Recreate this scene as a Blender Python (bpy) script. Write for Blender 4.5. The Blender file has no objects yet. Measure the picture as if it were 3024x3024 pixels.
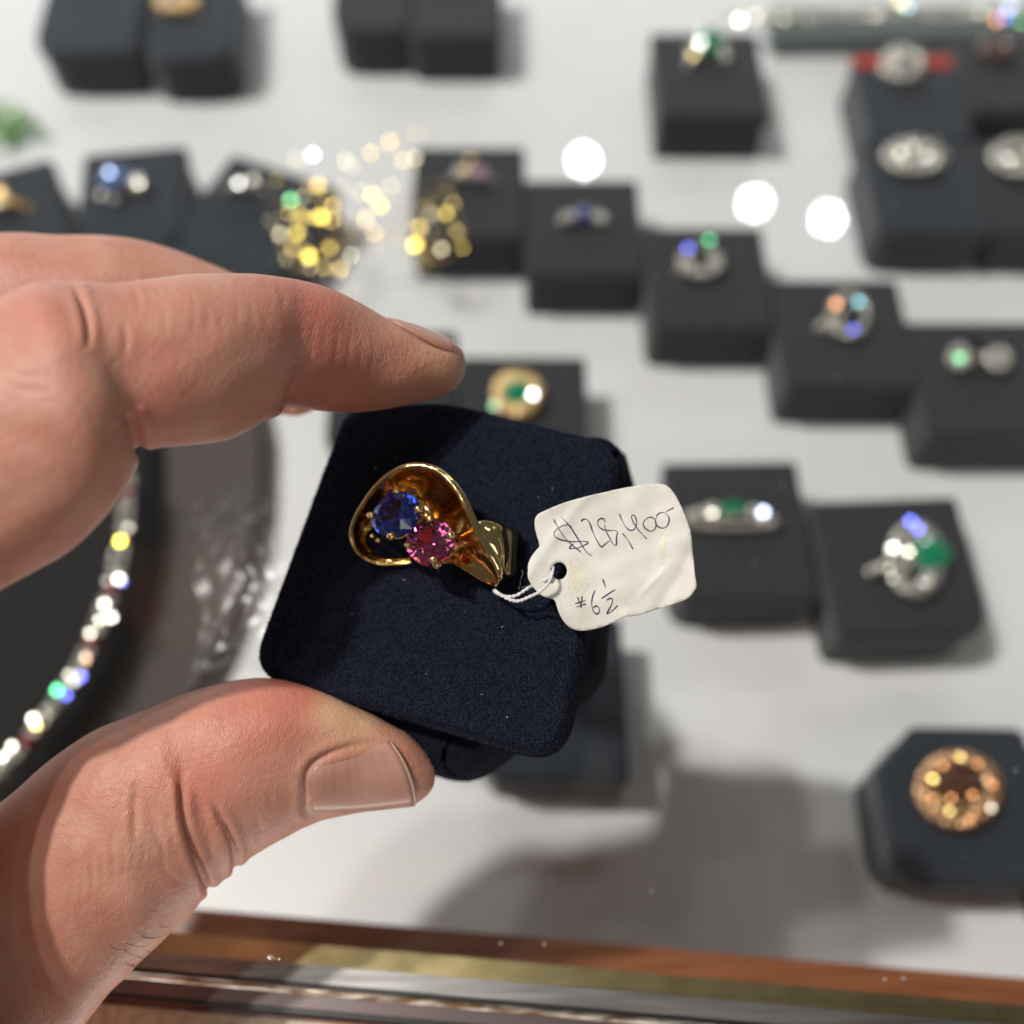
import bpy, bmesh, math, random
import numpy as np
from mathutils import Vector, Matrix
from mathutils.bvhtree import BVHTree
from mathutils.geometry import delaunay_2d_cdt
random.seed(7); np.random.seed(7)
S = bpy.context.scene
# ------------------------------------------------------------------ camera, world, lamps, exposure (1 unit = 1 cm)
S.unit_settings.scale_length = 0.01
TILT = math.radians(28); HC = 27.0; FD = 13.05
cam_d = bpy.data.cameras.new('camera'); cam = bpy.data.objects.new('camera', cam_d)
S.collection.objects.link(cam); S.camera = cam
cam.location = (0, 0, HC); cam.rotation_euler = (TILT, 0, 0)
cam_d.lens = 36; cam_d.sensor_width = 36; cam_d.sensor_fit = 'HORIZONTAL'
cam_d.clip_start = 0.1; cam_d.clip_end = 3000
cam_d.dof.use_dof = True; cam_d.dof.focus_distance = FD
cam_d.dof.aperture_fstop = 0.036 / 0.41
W = bpy.data.worlds.new('World'); S.world = W; W.use_nodes = True
bg = W.node_tree.nodes['Background']; bg.inputs[0].default_value = (1, .97, .95, 1); bg.inputs[1].default_value = .06
S.view_settings.view_transform = 'Standard'; S.view_settings.look = 'None'
S.view_settings.exposure = 0.38; S.view_settings.gamma = 1
S.cycles.use_denoising = True; S.cycles.denoiser = 'OPENIMAGEDENOISE'
S.cycles.sample_clamp_indirect = 12; S.cycles.sample_clamp_direct = 0
S.cycles.max_bounces = 12; S.cycles.transparent_max_bounces = 16; S.cycles.caustics_reflective = True
S.cycles.use_adaptive_sampling = False
S.cycles.blur_glossy = 0.3

def lamp(name, loc, power, size, col=(1, .965, .92), aim=(0, 8, 5), shape='DISK', size_y=None, spread=180):
    d = bpy.data.lights.new(name, 'AREA'); d.shape = shape; d.size = size
    if size_y: d.size_y = size_y
    d.energy = power; d.color = col; d.spread = math.radians(spread)
    o = bpy.data.objects.new(name, d); S.collection.objects.link(o); o.location = loc
    o.rotation_euler = (Vector(aim) - Vector(loc)).to_track_quat('-Z', 'Y').to_euler()
    return o
def dirlamp(name, dx, dy, power, size, h=170, **k):
    return lamp(name, (dx * h, 7 + dy * h, h), power, size, **k)
LAMPS = [dirlamp('ceiling_spotlight', -.50, .15, 190000, 7),
         dirlamp('ceiling_spotlight', -.38, .10, 40000, 6.5),
         dirlamp('ceiling_spotlight', -.74, .02, 30000, 6),
         dirlamp('ceiling_spotlight', -.23, .02, 5000, 4)]
fill = lamp('soft_far_fill', (-120, 250, 105), 70000, 130, (.88, .94, 1), shape='RECTANGLE', size_y=60)  # added cool fill from beyond the case, out of view
fill2 = lamp('soft_near_fill', (25, -112, 120), 24000, 70, (1, .94, .88), shape='RECTANGLE', size_y=70)  # added warm fill from behind the camera, out of view
fill3 = lamp('added_case_fill', (0, -2, 8.9), 5800, 110, (1, .96, .92), aim=(0, 16, 0), shape='RECTANGLE', size_y=1)  # added fill under the front rail, lightens the floor shadows
fill4 = lamp('added_case_fill', (0, 62, 8.9), 6200, 130, (.9, .95, 1), aim=(0, 40, 0), shape='RECTANGLE', size_y=1)  # same added fill from the far side, out of view

# ------------------------------------------------------------------ picture geometry helpers (points are placed on real planes)
CT, ST = math.cos(TILT), math.sin(TILT)
RIGHT = Vector((1, 0, 0)); UP = Vector((0, CT, ST)); FWD = Vector((0, ST, -CT)); CP = Vector((0, 0, HC))
def ray(x, y):                       # 3024-pixel basis
    return FWD + RIGHT * ((x - 1512) / 3024) + UP * ((1512 - y) / 3024)
def at(x, y, D): return CP + ray(x, y) * D
def onz(x, y, z):
    r = ray(x, y); return CP + r * ((z - HC) / r.z)
def toP(p):
    d = Vector(p) - CP; D = d.dot(FWD)
    return (1512 + 3024 * d.dot(RIGHT) / D, 1512 - 3024 * d.dot(UP) / D, D)
K = 3024 / 1932
def pz(x, y, z): return onz(x * K, y * K, z)      # 1932-pixel basis

# ------------------------------------------------------------------ object helpers
COL = S.collection
def link(o, parent=None):
    COL.objects.link(o)
    if parent: o.parent = parent
    return o
def mesh(name, vs, fs, mat=None, parent=None, smooth=False, loc=None):
    me = bpy.data.meshes.new(name)
    me.from_pydata([tuple(v) for v in vs], [], [tuple(f) for f in fs]); me.update()
    if mat: me.materials.append(mat)
    if smooth: me.polygons.foreach_set('use_smooth', [True] * len(me.polygons))
    o = bpy.data.objects.new(name, me)
    if loc: o.location = loc
    return link(o, parent)
def tag(o, label, cat, group=None, kind=None):
    o['label'] = label; o['category'] = cat
    if group: o['group'] = group
    if kind: o['kind'] = kind
    return o
def empty(name, loc, label, cat, group=None):
    o = bpy.data.objects.new(name, None); o.location = loc; o.empty_display_size = .3
    link(o); bpy.context.view_layer.update(); return tag(o, label, cat, group)
def under(o, root):                  # parent a world-space mesh under a root without moving it
    o.data.transform(Matrix.Translation(-Vector(root.location))); o.parent = root; return o
def bm_obj(name, bm, mat, parent=None, smooth=False, loc=None):
    me = bpy.data.meshes.new(name); bm.to_mesh(me); bm.free()
    if mat: me.materials.append(mat)
    if smooth: me.polygons.foreach_set('use_smooth', [True] * len(me.polygons))
    o = bpy.data.objects.new(name, me)
    if loc: o.location = loc
    return link(o, parent)
def catmull(P, n):
    P = np.array(P, float); out = []
    Q = np.vstack([2 * P[0] - P[1], P, 2 * P[-1] - P[-2]])
    for i in range(1, len(Q) - 2):
        p0, p1, p2, p3 = Q[i - 1:i + 3]
        for j in range(n):
            t = j / n
            out.append(.5 * ((2 * p1) + (-p0 + p2) * t + (2 * p0 - 5 * p1 + 4 * p2 - p3) * t * t + (-p0 + 3 * p1 - 3 * p2 + p3) * t ** 3))
    out.append(P[-1]); return np.array(out)
def closed_round(P, n=5, k=.25):     # polygon with rounded corners (2D)
    out = []; m = len(P)
    for i in range(m):
        a, b, c = np.array(P[i - 1], float), np.array(P[i], float), np.array(P[(i + 1) % m], float)
        p, q = b + (a - b) * k, b + (c - b) * k
        for j in range(n + 1):
            t = j / n; out.append((1 - t) ** 2 * p + 2 * t * (1 - t) * b + t * t * q)
    return out
def tube(path, rad, seg=10, ell=None, twist=None, cap=True):
    path = [Vector(p) for p in path]; n = len(path); vs = []; fs = []
    if not hasattr(rad, '__len__'): rad = [rad] * n
    up = Vector((.13, .21, 1)).normalized()
    for i, p in enumerate(path):
        d = (path[min(i + 1, n - 1)] - path[max(i - 1, 0)]).normalized()
        x = d.cross(up).normalized(); y = x.cross(d).normalized()
        for j in range(seg):
            a = 2 * math.pi * j / seg
            vs.append(p + x * math.cos(a) * rad[i] + y * math.sin(a) * rad[i] * (ell if ell else 1))
    for i in range(n - 1):
        for j in range(seg):
            k = (j + 1) % seg
            fs.append((i * seg + j, i * seg + k, (i + 1) * seg + k, (i + 1) * seg + j))
    if cap:
        fs.append(tuple(range(seg - 1, -1, -1))); fs.append(tuple((n - 1) * seg + j for j in range(seg)))
    return vs, fs
def join(parts):
    V = []; F = []
    for vs, fs in parts:
        b = len(V); V += list(vs); F += [tuple(i + b for i in f) for f in fs]
    return V, F
def ball(c, r, seg=10, sx=(1, 1, 1)):
    vs = [Vector(c) + Vector((0, 0, r * sx[2]))]; fs = []; R = seg // 2
    for i in range(1, R):
        for j in range(seg):
            a, b = math.pi * i / R, 2 * math.pi * j / seg
            vs.append(Vector(c) + Vector((r * sx[0] * math.sin(a) * math.cos(b), r * sx[1] * math.sin(a) * math.sin(b), r * sx[2] * math.cos(a))))
    vs.append(Vector(c) - Vector((0, 0, r * sx[2]))); L = len(vs) - 1
    for j in range(seg):
        k = (j + 1) % seg
        fs.append((0, 1 + j, 1 + k)); fs.append((L, 1 + (R - 2) * seg + k, 1 + (R - 2) * seg + j))
        for i in range(R - 2):
            fs.append((1 + i * seg + j, 1 + (i + 1) * seg + j, 1 + (i + 1) * seg + k, 1 + i * seg + k))
    return vs, fs
def frame_n(n, xhint=RIGHT):
    n = Vector(n).normalized(); x = (Vector(xhint) - n * Vector(xhint).dot(n)).normalized(); return x, n.cross(x), n

# ------------------------------------------------------------------ materials
def mat(name, col, rough=.5, metal=0, **k):
    m = bpy.data.materials.new(name); m.use_nodes = True; b = m.node_tree.nodes['Principled BSDF']
    b.inputs['Base Color'].default_value = (*col, 1); b.inputs['Roughness'].default_value = rough; b.inputs['Metallic'].default_value = metal
    for kk, v in k.items(): b.inputs[kk.replace('_', ' ')].default_value = v
    return m
def N(m, t, **k):
    n = m.node_tree.nodes.new(t)
    for a, v in k.items():
        if a.startswith('i_'): n.inputs[a[2:].replace('_', ' ')].default_value = v
        else: setattr(n, a, v)
    return n
def L(m, a, b): m.node_tree.links.new(a, b)
def B(m): return m.node_tree.nodes['Principled BSDF']
def coords(m): return N(m, 'ShaderNodeTexCoord').outputs['Object']
def varied(m, c1, c2, scale, lo=.35, hi=.65, detail=4, stretch=None):
    n = N(m, 'ShaderNodeTexNoise', i_Scale=scale, i_Detail=detail); co = coords(m)
    if stretch:
        mp = N(m, 'ShaderNodeMapping'); mp.inputs['Scale'].default_value = stretch; L(m, co, mp.inputs[0]); co = mp.outputs[0]
    L(m, co, n.inputs['Vector']); r = N(m, 'ShaderNodeValToRGB')
    r.color_ramp.elements[0].position = lo; r.color_ramp.elements[1].position = hi
    r.color_ramp.elements[0].color = (*c1, 1); r.color_ramp.elements[1].color = (*c2, 1)
    L(m, n.outputs[0], r.inputs[0]); L(m, r.outputs[0], B(m).inputs['Base Color']); return n
def bump(m, src, strength=.5, dist=.02, prev=None):
    b = N(m, 'ShaderNodeBump', i_Strength=strength, i_Distance=dist); L(m, src, b.inputs['Height'])
    if prev: L(m, prev, b.inputs['Normal'])
    L(m, b.outputs[0], B(m).inputs['Normal']); return b.outputs[0]

M_floor = mat('white_laminate', (.75, .735, .72), .45); varied(M_floor, (.77, .76, .76), (.81, .81, .82), .12)
M_blk = mat('charcoal_suede', (.028, .028, .030), .9, Sheen_Weight=.25, Sheen_Roughness=.5)
varied(M_blk, (.015, .016, .020), (.026, .027, .031), 6)
M_blk2 = mat('blue_black_suede', (.02, .026, .034), .9, Sheen_Weight=.3, Sheen_Roughness=.5)
varied(M_blk2, (.012, .017, .026), (.020, .027, .038), 6)
M_navy = mat('navy_suede', (.010, .013, .03), .95, Sheen_Weight=.0, Sheen_Roughness=.5, Specular_IOR_Level=.15)
M_navy.node_tree.nodes['Principled BSDF'].inputs['Sheen Tint'].default_value = (.5, .6, 1, 1)
n = varied(M_navy, (.0025, .0035, .009), (.009, .0115, .024), 30, .3, .7, 6)
vz = N(M_navy, 'ShaderNodeTexNoise', i_Scale=38, i_Detail=5, i_Distortion=1.5); L(M_navy, coords(M_navy), vz.inputs['Vector'])
bump(M_navy, vz.outputs[0], 1, .05)
M_fib = mat('navy_fibre', (.022, .027, .052), .9, Specular_IOR_Level=.2)
M_gold = mat('polished_gold', (.93, .70, .33), .10, 1); varied(M_gold, (.90, .65, .28), (.95, .73, .37), 3)
M_goldr = mat('rough_gold', (.80, .55, .25), .40, 1)
M_brass = mat('brass', (.5, .40, .2), .3, 1); nb = varied(M_brass, (.42, .34, .16), (.54, .44, .22), 2)
M_steel = mat('brushed_steel', (.26, .25, .24), .42, 1)
varied(M_steel, (.17, .165, .16), (.30, .29, .28), 3, stretch=(.15, 3, 3))
M_bead = mat('scratched_metal', (.5, .42, .34), .3, 1)
nb = varied(M_bead, (.22, .13, .07), (.78, .72, .62), 2.2, .42, .60, 8, stretch=(.8, 6, 6)); bump(M_bead, nb.outputs[0], .6, .03)
M_dark = mat('dark_gasket', (.012, .012, .012), .35)
M_mauve = mat('mauve_anodised', (.13, .10, .10), .35, .6)
M_wood = mat('varnished_wood', (.35, .10, .03), .3, Coat_Weight=.3)
nb = varied(M_wood, (.19, .058, .02), (.29, .10, .04), 1.5, stretch=(.3, 4, 4)); bump(M_wood, nb.outputs[0], .15, .02)
M_cream = mat('cream_laminate', (.62, .53, .38), .5); nb = varied(M_cream, (.50, .42, .29), (.68, .59, .45), 9); bump(M_cream, nb.outputs[0], .3, .03)
M_black = mat('black_velvet', (.006, .005, .005), .9, Sheen_Weight=.1)
M_taupe = mat('taupe_velvet', (.075, .058, .052), .8, Sheen_Weight=.2)
M_red = mat('red_card', (.55, .03, .02), .5)
M_dia = mat('diamond', (.60, .57, .51), .36, 1)
M_rose = mat('rose_gold', (.78, .46, .25), .33, 1)
M_silver = mat('white_gold', (.60, .55, .48), .36, 1)
M_em = mat('emerald', (.004, .22, .10), .08, 0, Coat_Weight=1)
M_sapb = mat('blue_sapphire_small', (.015, .03, .22), .08, 0, Coat_Weight=1)
M_onyx = mat('dark_stone', (.008, .008, .012), .06, 0, Coat_Weight=1)
M_brown = mat('brown_stone', (.09, .035, .015), .1, 0, Coat_Weight=1)
M_rubys = mat('red_stone', (.30, .006, .03), .1, 0, Coat_Weight=1)
M_pinks = mat('pale_pink_stone', (.55, .33, .42), .1, 0, Coat_Weight=1)
FIRE = {k: mat('fire_' + k, c, .34, 1) for k, c in dict(blue=(.12, .15, .80), green=(.08, .50, .22), cyan=(.16, .45, .55), orange=(.75, .32, .12),
        white=(.95, .95, .97), yellow=(.95, .85, .12), ice=(.55, .65, 1), gold=(.95, .74, .25), pale=(.8, .77, .68)).items()}  # tints paint in the coloured sparkle of the stones
M_leaf = mat('green_leaf', (.11, .36, .02), .5)
def gemmat(name, col):
    m = mat(name, col, 0.0, 0, IOR=1.76, Transmission_Weight=1.0); return m
M_sap = gemmat('sapphire', (.045, .13, .95)); M_pink = gemmat('pink_sapphire', (1, .18, .50))
M_paper = mat('tag_paper', (.68, .655, .59), .55, Subsurface_Weight=0)
nb = varied(M_paper, (.60, .57, .50), (.71, .69, .625), 2.5, .3, .6); bump(M_paper, nb.outputs[0], .2, .03)
B(M_paper).inputs['Specular IOR Level'].default_value = .35
M_glue = mat('glue_residue', (.74, .68, .48), .4)
M_ink = mat('violet_ink', (.045, .022, .085), .4)
M_string = mat('white_string', (.72, .70, .70), .8)
M_hair = mat('body_hair', (.02, .012, .008), .5)
M_nail = mat('nail', (.50, .30, .225), .36, 0, Coat_Weight=.0, Subsurface_Weight=.3)
B(M_nail).inputs['Subsurface Radius'].default_value = (.15, .06, .04)
nb = varied(M_nail, (.47, .235, .175), (.53, .29, .225), 1.6); rg_ = N(M_nail, 'ShaderNodeTexNoise', i_Scale=9); mpn = N(M_nail, 'ShaderNodeMapping'); mpn.inputs['Scale'].default_value = (.15, 1.6, 1.6); mpn.inputs['Rotation'].default_value = (0, 0, -.1); L(M_nail, coords(M_nail), mpn.inputs[0]); L(M_nail, mpn.outputs[0], rg_.inputs['Vector']); bump(M_nail, rg_.outputs[0], .12, .02)
M_nedge = mat('nail_free_edge', (.52, .33, .26), .45)

def schlick(nt, f0=.04):
    g = nt.nodes.new('ShaderNodeNewGeometry'); d = nt.nodes.new('ShaderNodeVectorMath'); d.operation = 'DOT_PRODUCT'
    nt.links.new(g.outputs['Normal'], d.inputs[0]); nt.links.new(g.outputs['Incoming'], d.inputs[1])
    def M(op, a, b=None):
        n = nt.nodes.new('ShaderNodeMath'); n.operation = op
        for i, v in enumerate((a, b)):
            if v is None: continue
            if isinstance(v, (int, float)): n.inputs[i].default_value = v
            else: nt.links.new(v, n.inputs[i])
        return n.outputs[0]
    k = M('POWER', M('SUBTRACT', 1.0, M('ABSOLUTE', d.outputs['Value'])), 5.0)
    return M('ADD', M('MULTIPLY', k, 1 - f0), f0)
def glass_mat(name, tint, rough=0.0, f0=.04):
    m = bpy.data.materials.new(name); m.use_nodes = True; nt = m.node_tree; nt.nodes.clear()
    o = nt.nodes.new('ShaderNodeOutputMaterial'); mx = nt.nodes.new('ShaderNodeMixShader'); t = nt.nodes.new('ShaderNodeBsdfTransparent')
    g = nt.nodes.new('ShaderNodeBsdfGlossy'); g.inputs['Roughness'].default_value = rough
    t.inputs[0].default_value = (*tint, 1); nt.links.new(t.outputs[0], mx.inputs[1]); nt.links.new(g.outputs[0], mx.inputs[2])
    nt.links.new(schlick(nt, f0), mx.inputs[0]); nt.links.new(mx.outputs[0], o.inputs[0]); return m
M_glass = glass_mat('counter_glass', (.985, .99, .988))

# ------------------------------------------------------------------ setting: display floor, glass, front frame
ZG = 9.6
o = mesh('floor', [(-90, -30, 0), (90, -30, 0), (90, 110, 0), (-90, 110, 0)], [(0, 1, 2, 3)], M_floor); o['kind'] = 'structure'; o['label'] = 'white display floor inside the counter'
def line_at(p, q, z):                 # a long straight edge through two picture points on height z
    a, b = onz(*p, z), onz(*q, z); d = (b - a).normalized(); return a - d * 30, b + d * 30
def strip(name, l1, l2, zt, zb, m, parent, z2=None):
    a, b = line_at(*l1, zt); c, d = line_at(*l2, zt if z2 is None else z2)
    vs = [a, b, d, c] + [Vector((v.x, v.y, zb)) for v in (a, b, d, c)]
    fs = [(0, 3, 2, 1), (4, 5, 6, 7), (0, 1, 5, 4), (1, 2, 6, 5), (2, 3, 7, 6), (3, 0, 4, 7)]
    return under(mesh(name, vs, fs, m), parent)
case = empty('counter_frame', (0, 2, 0), 'front frame of the glass counter with wood ledge, brass strip and worn metal edge', 'counter frame')
strip('wood_ledge', ((588, 2685), (3024, 2890)), ((495, 2790), (3024, 3010)), 6.0, .004, M_wood, case)
strip('brass_strip', ((495, 2752), (3024, 2968)), ((433, 2812), (3024, 3032)), 8.6, 6.1, M_brass, case)
strip('steel_rail', ((433, 2809), (3024, 3029)), ((394, 2856), (3024, 3090)), 9.75, 9.0, M_steel, case)
strip('gasket', ((394, 2856), (3024, 3090)), ((380, 2872), (3024, 3106)), 9.68, 9.0, M_dark, case)
a, b = line_at((380, 2878), (3024, 3118), 9.80)
vs, fs = tube([a.lerp(b, t) for t in np.linspace(0, 1, 60)], .055, 10); under(mesh('worn_bead', vs, fs, M_bead, None, True), case)
strip('mauve_rail', ((370, 2888), (3024, 3124)), ((330, 2928), (3024, 3168)), 9.76, 9.0, M_mauve, case)
strip('gasket', ((330, 2928), (3024, 3168)), ((325, 2944), (3024, 3186)), 9.68, 9.0, M_dark, case)
strip('front_board', ((325, 2944), (3024, 3186)), ((280, 3300), (3024, 3560)), 9.3, 3, M_wood, case)
strip('cream_edge', ((560, 2987), (3024, 3206)), ((500, 3130), (3024, 3350)), 9.42, 9.3, M_cream, case)
a, b = line_at((433, 2806), (3024, 3026), ZG)
gv = [a + Vector((-20, 0, 0)), b + Vector((20, 0, 0)), Vector((90, 110, ZG)), Vector((-90, 110, ZG))]
gv += [Vector((v.x, v.y, ZG - .5)) for v in gv]
g = mesh('glass_top', gv, [(0, 1, 2, 3), (7, 6, 5, 4), (0, 4, 5, 1), (1, 5, 6, 2), (2, 6, 7, 3), (3, 7, 4, 0)], M_glass)
tag(g, 'clear glass top of the display counter reflecting ceiling lights', 'glass top')
# dust specks lying on the glass
parts = []
for i in range(150):
    x, y = random.uniform(700, 3024), random.uniform(300, 2800); p = onz(x, y, ZG + .008)
    parts.append(ball(p, random.choice([.006, .008, .01, .016]), 6))
for x, y in [(2668, 2889), (2613, 2892), (1479, 2786), (1607, 2789), (2310, 2093)]: parts.append(ball(onz(x, y, ZG + .015), .02, 6))
vs, fs = join(parts); o = mesh('dust', vs, fs, mat('lint', (.7, .7, .7), .8)); tag(o, 'fine pale dust specks scattered on the glass top', 'dust', kind='stuff')

# ceiling downlights seen as three bright spots in the glass: placed where the mirror of the glass shows them
def mirrored(px, py, h):
    p = pz(px, py, ZG); r = (p - CP); r = Vector((r.x, r.y, -r.z)); return p + r * ((h - ZG) / r.z)
for (px, py) in ((1101, 300), (1425, 380), (1563, 410)):
    c = mirrored(px, py, 180)
    lamp('ceiling_downlight', c, 9000, 4.4, (.96, 1, .95), aim=(c.x * .3, c.y * .35, 0))

# ------------------------------------------------------------------ display blocks
ZT = 2.0
def prism(poly, z0, z1, bev=.1, taper=0, m=None, name='ring_block'):
    bm = bmesh.new(); c = sum((Vector(p) for p in poly), Vector((0, 0))) / len(poly)
    bot = [bm.verts.new((p[0] + (p[0] - c.x) * taper, p[1] + (p[1] - c.y) * taper, z0)) for p in poly]
    top = [bm.verts.new((p[0], p[1], z1)) for p in poly]; n = len(poly)
    bm.faces.new(top); bm.faces.new(bot[::-1])
    for i in range(n): bm.faces.new((bot[i], bot[(i + 1) % n], top[(i + 1) % n], top[i]))
    bmesh.ops.recalc_face_normals(bm, faces=bm.faces)
    te = [e for e in bm.edges if all(abs(v.co.z - z1) < 1e-6 for v in e.verts)]
    bmesh.ops.bevel(bm, geom=te, offset=bev, segments=3, affect='EDGES'); return bm
GB = 'dark suede ring blocks standing inside the glass counter'
BLK = {}
def block(key, A, Bp, label, depth=4.2, cham=(.12, .12, .35, .35), m=None, h=ZT):
    # A, Bp: far-left and far-right corners of the top face (1932 basis); cham = corner cuts FL, FR, NR, NL
    a, b = pz(*A, h), pz(*Bp, h); a2, b2 = Vector((a.x, a.y)), Vector((b.x, b.y)); d = (b2 - a2).normalized(); pn = Vector((d.y, -d.x))
    c4 = [a2, b2, b2 + pn * depth, a2 + pn * depth]; poly = []
    for i in range(4):
        p, q, r = c4[i - 1], c4[i], c4[(i + 1) % 4]; k = cham[i]
        u, v = q + (p - q).normalized() * k, q + (r - q).normalized() * k
        if k > .95 and i < 2: poly += [u.lerp(q, .12).lerp(q.lerp(v, .88), 0), u, u.lerp(v, .5), v] if False else [u, v]
        else:
            for t in (0, .33, .67, 1): poly.append(u.lerp(q, t).lerp(q.lerp(v, t), t))
    cen = sum(c4, Vector((0, 0))) / 4
    poly = [p - cen for p in poly][::-1]
    root = empty('ring_block', (cen.x, cen.y, 0), label, 'ring block', GB)
    bm_obj('pad', prism(poly, h - .62, h, .12), m or M_blk, root)
    inner = [p * .965 for p in poly]
    bm_obj('base', prism(inner, .004, h - .66, .04, .02), m or M_blk, root)
    # the slit that grips a ring
    sl = prism([Vector(p) for p in ((-.8, -.07), (.8, -.07), (.8, .07), (-.8, .07))], h - .01, h + .006, .002)
    bm_obj('slit', sl, M_black, root)
    BLK[key] = root; return root
block('em_top', (1228, 60), (1428, 60), 'block standing alone at the upper right, holding a square emerald ring', 4.4, (.1, .1, .15, .15))
block('r1', (783, 275), (990, 275), 'highest and leftmost block of the stepped diagonal row, partly behind gold sparkle', 4.2)
block('r2', (988, 337), (1203, 337), 'second block down the diagonal row, holding a small blue stone ring')
block('r3', (1212, 427), (1437, 427), 'third block down the diagonal row, holding a dark oval halo ring', 4.2, (.1, .1, .2, .5))
block('r4', (1450, 525), (1693, 525), 'fourth block down the diagonal row, holding an open round halo ring')
block('r5', (1705, 605), (1960, 605), 'last block of the diagonal row, at the right edge of the picture')
block('gem', (868, 670), (1105, 672), 'block right behind the held block, with a gold framed emerald ring', 4.1)
block('tip', (632, 622), (862, 622), 'block mostly hidden behind the index fingertip and the held block', 4.1)
block('low1', (1250, 872), (1503, 868), 'block right of the price tag, holding a low band ring with emerald', 4.3, (.1, .1, .3, .7))
block('low2', (1530, 945), (1805, 935), 'block with a large emerald cluster ring, at the right of the tag', 4.1, (.1, .1, .9, .35))
block('oct', (1640, 1368), (1935, 1373), 'eight-sided block at the lower right holding the gold wreath ring', 3.8, (1.1, .3, .5, 1.0), M_blk2)
block('oct2', (1945, 1398), (2200, 1408), 'block cut off by the right edge beside the gold wreath ring block', 4.3, (.3, .3, .3, .5), M_blk)
block('under', (905, 1165), (1172, 1165), 'block seen below and behind the held navy block', 4.3, (.2, .1, .15, .9), M_blk2)
block('tr1', (1608, 107), (1795, 107), 'upper right block with a red card strip along its far edge', 4.2, m=M_blk2)
block('tr2', (1797, 60), (1990, 60), 'block in the upper right corner, right of the red edged block', 4.2)
block('tr3', (1622, 262), (1822, 262), 'block in the second row at upper right, holding a domed diamond ring', 4.3, (.2, .2, .5, .8), m=M_blk2)
block('tr4', (1826, 262), (2030, 262), 'block at the right edge holding the second domed diamond ring', 4.3, (.2, .2, .5, .6))
block('tm1', (632, -80), (775, -84), 'left block of the pair at the top edge, above the gold sparkle', 4.4, (.3, .1, .6, 1.2))
block('tm2', (778, -72), (948, -72), 'right block of the pair at the top edge, above the gold sparkle', 4.4, (.2, .2, .6, .6))
block('tl1', (102, -68), (288, -72), 'left block of the pair in the upper left corner', 5.2, (1.0, .2, .3, 1.3), M_blk2)
block('tl2', (292, -62), (455, -70), 'right block of the upper left pair, holding a gold ring', 5.4, (.2, .2, 1.0, 1.0), M_blk2)
block('la', (-120, 352), (95, 296), 'leftmost block of the fanned row behind the fingers', 4.6, m=M_blk2)
block('lb', (157, 290), (350, 272), 'middle block of the fanned row, holding a pale blue stone ring', 4.6, m=M_blk2)
block('lc', (438, 288), (640, 352), 'block of the fanned row that turns toward the gold sparkle', 4.6, m=M_blk2)
a, b = pz(1606, 108, ZT + .02), pz(1790, 108, ZT + .02)
bm = bmesh.new(); bmesh.ops.create_cube(bm, size=1); bmesh.ops.scale(bm, vec=(b.x - a.x, .5, .05), verts=bm.verts)
bmesh.ops.bevel(bm, geom=bm.edges, offset=.015, segments=1)
tag(bm_obj('card_strip', bm, M_red, loc=((a.x + b.x) / 2, a.y - .28, ZT + .03)), 'red card strip lying on the far edge of a ring block', 'card strip')

# ------------------------------------------------------------------ small rings on the blocks
MAIN = Vector(LAMPS[0].location)
def glint(p, r, mt, parent, lampi=0):  # added facet aimed to glint at the camera, tint stands for gem fire
    p = Vector(p); r = r * .82; h = ((Vector(LAMPS[lampi].location) - p).normalized() + (CP - p).normalized()).normalized()
    x, y, n_ = frame_n(h); vs = [p + (x * math.cos(a) + y * math.sin(a)) * r + n_ * 0 for a in [i * math.pi / 4 for i in range(8)]]
    vs += [p + (x * math.cos(a) + y * math.sin(a)) * r * 1.25 - n_ * r * .5 for a in [i * math.pi / 4 + .39 for i in range(8)]]
    fs = [tuple(range(8))]
    for i in range(8): j = (i + 1) % 8; fs += [(i, 8 + i, j), (j, 8 + i, 8 + j)]
    fs.append(tuple(8 + i for i in range(7, -1, -1)))
    return under(mesh('glint_facet', vs, fs, mt), parent)
def gemshape(c, rx, ry, hz, nrm, xh=RIGHT, table=.55, sides=8, pav=.8, cushion=0):
    x, y, n_ = frame_n(nrm, xh); c = Vector(c)
    def rg(r, z, k, off=0):
        out = []
        for i in range(k):
            a = 2 * math.pi * (i + off) / k; q = 1 + cushion * (1 - math.cos(4 * a)) * .5
            out.append(c + x * math.cos(a) * rx * r * q + y * math.sin(a) * ry * r * q + n_ * z * hz)
        return out
    s = sides; V = rg(table, .38, s) + rg(.80, .22, s, .5) + rg(1, 0, 2 * s) + rg(1, -.06, 2 * s) + rg(.52, -.55 * pav, s, .5) + [c - n_ * hz * pav]
    t, md, g1, g2, p1, cu = 0, s, 2 * s, 4 * s, 6 * s, 7 * s; F = [tuple(range(s))]
    for i in range(s):
        j = (i + 1) % s
        F += [(t + i, md + i, t + j), (t + i, g1 + 2 * i, md + i), (md + i, g1 + 2 * i, g1 + 2 * i + 1), (md + i, g1 + 2 * i + 1, g1 + (2 * i + 2) % (2 * s)), (t + j, md + i, g1 + (2 * i + 2) % (2 * s))]
        F += [(g2 + 2 * i, p1 + i, g2 + 2 * i + 1), (g2 + 2 * i + 1, p1 + i, g2 + (2 * i + 2) % (2 * s)), (g2 + (2 * i + 2) % (2 * s), p1 + i, p1 + j), (cu, p1 + j, p1 + i)]
    for i in range(2 * s): j = (i + 1) % (2 * s); F.append((g1 + i, g2 + i, g2 + j, g1 + j))
    return V, F
def fixn(o):
    bm = bmesh.new(); bm.from_mesh(o.data); bmesh.ops.recalc_face_normals(bm, faces=bm.faces); bm.to_mesh(o.data); bm.free(); return o
GR = 'jewelled rings set in the display blocks'
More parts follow.
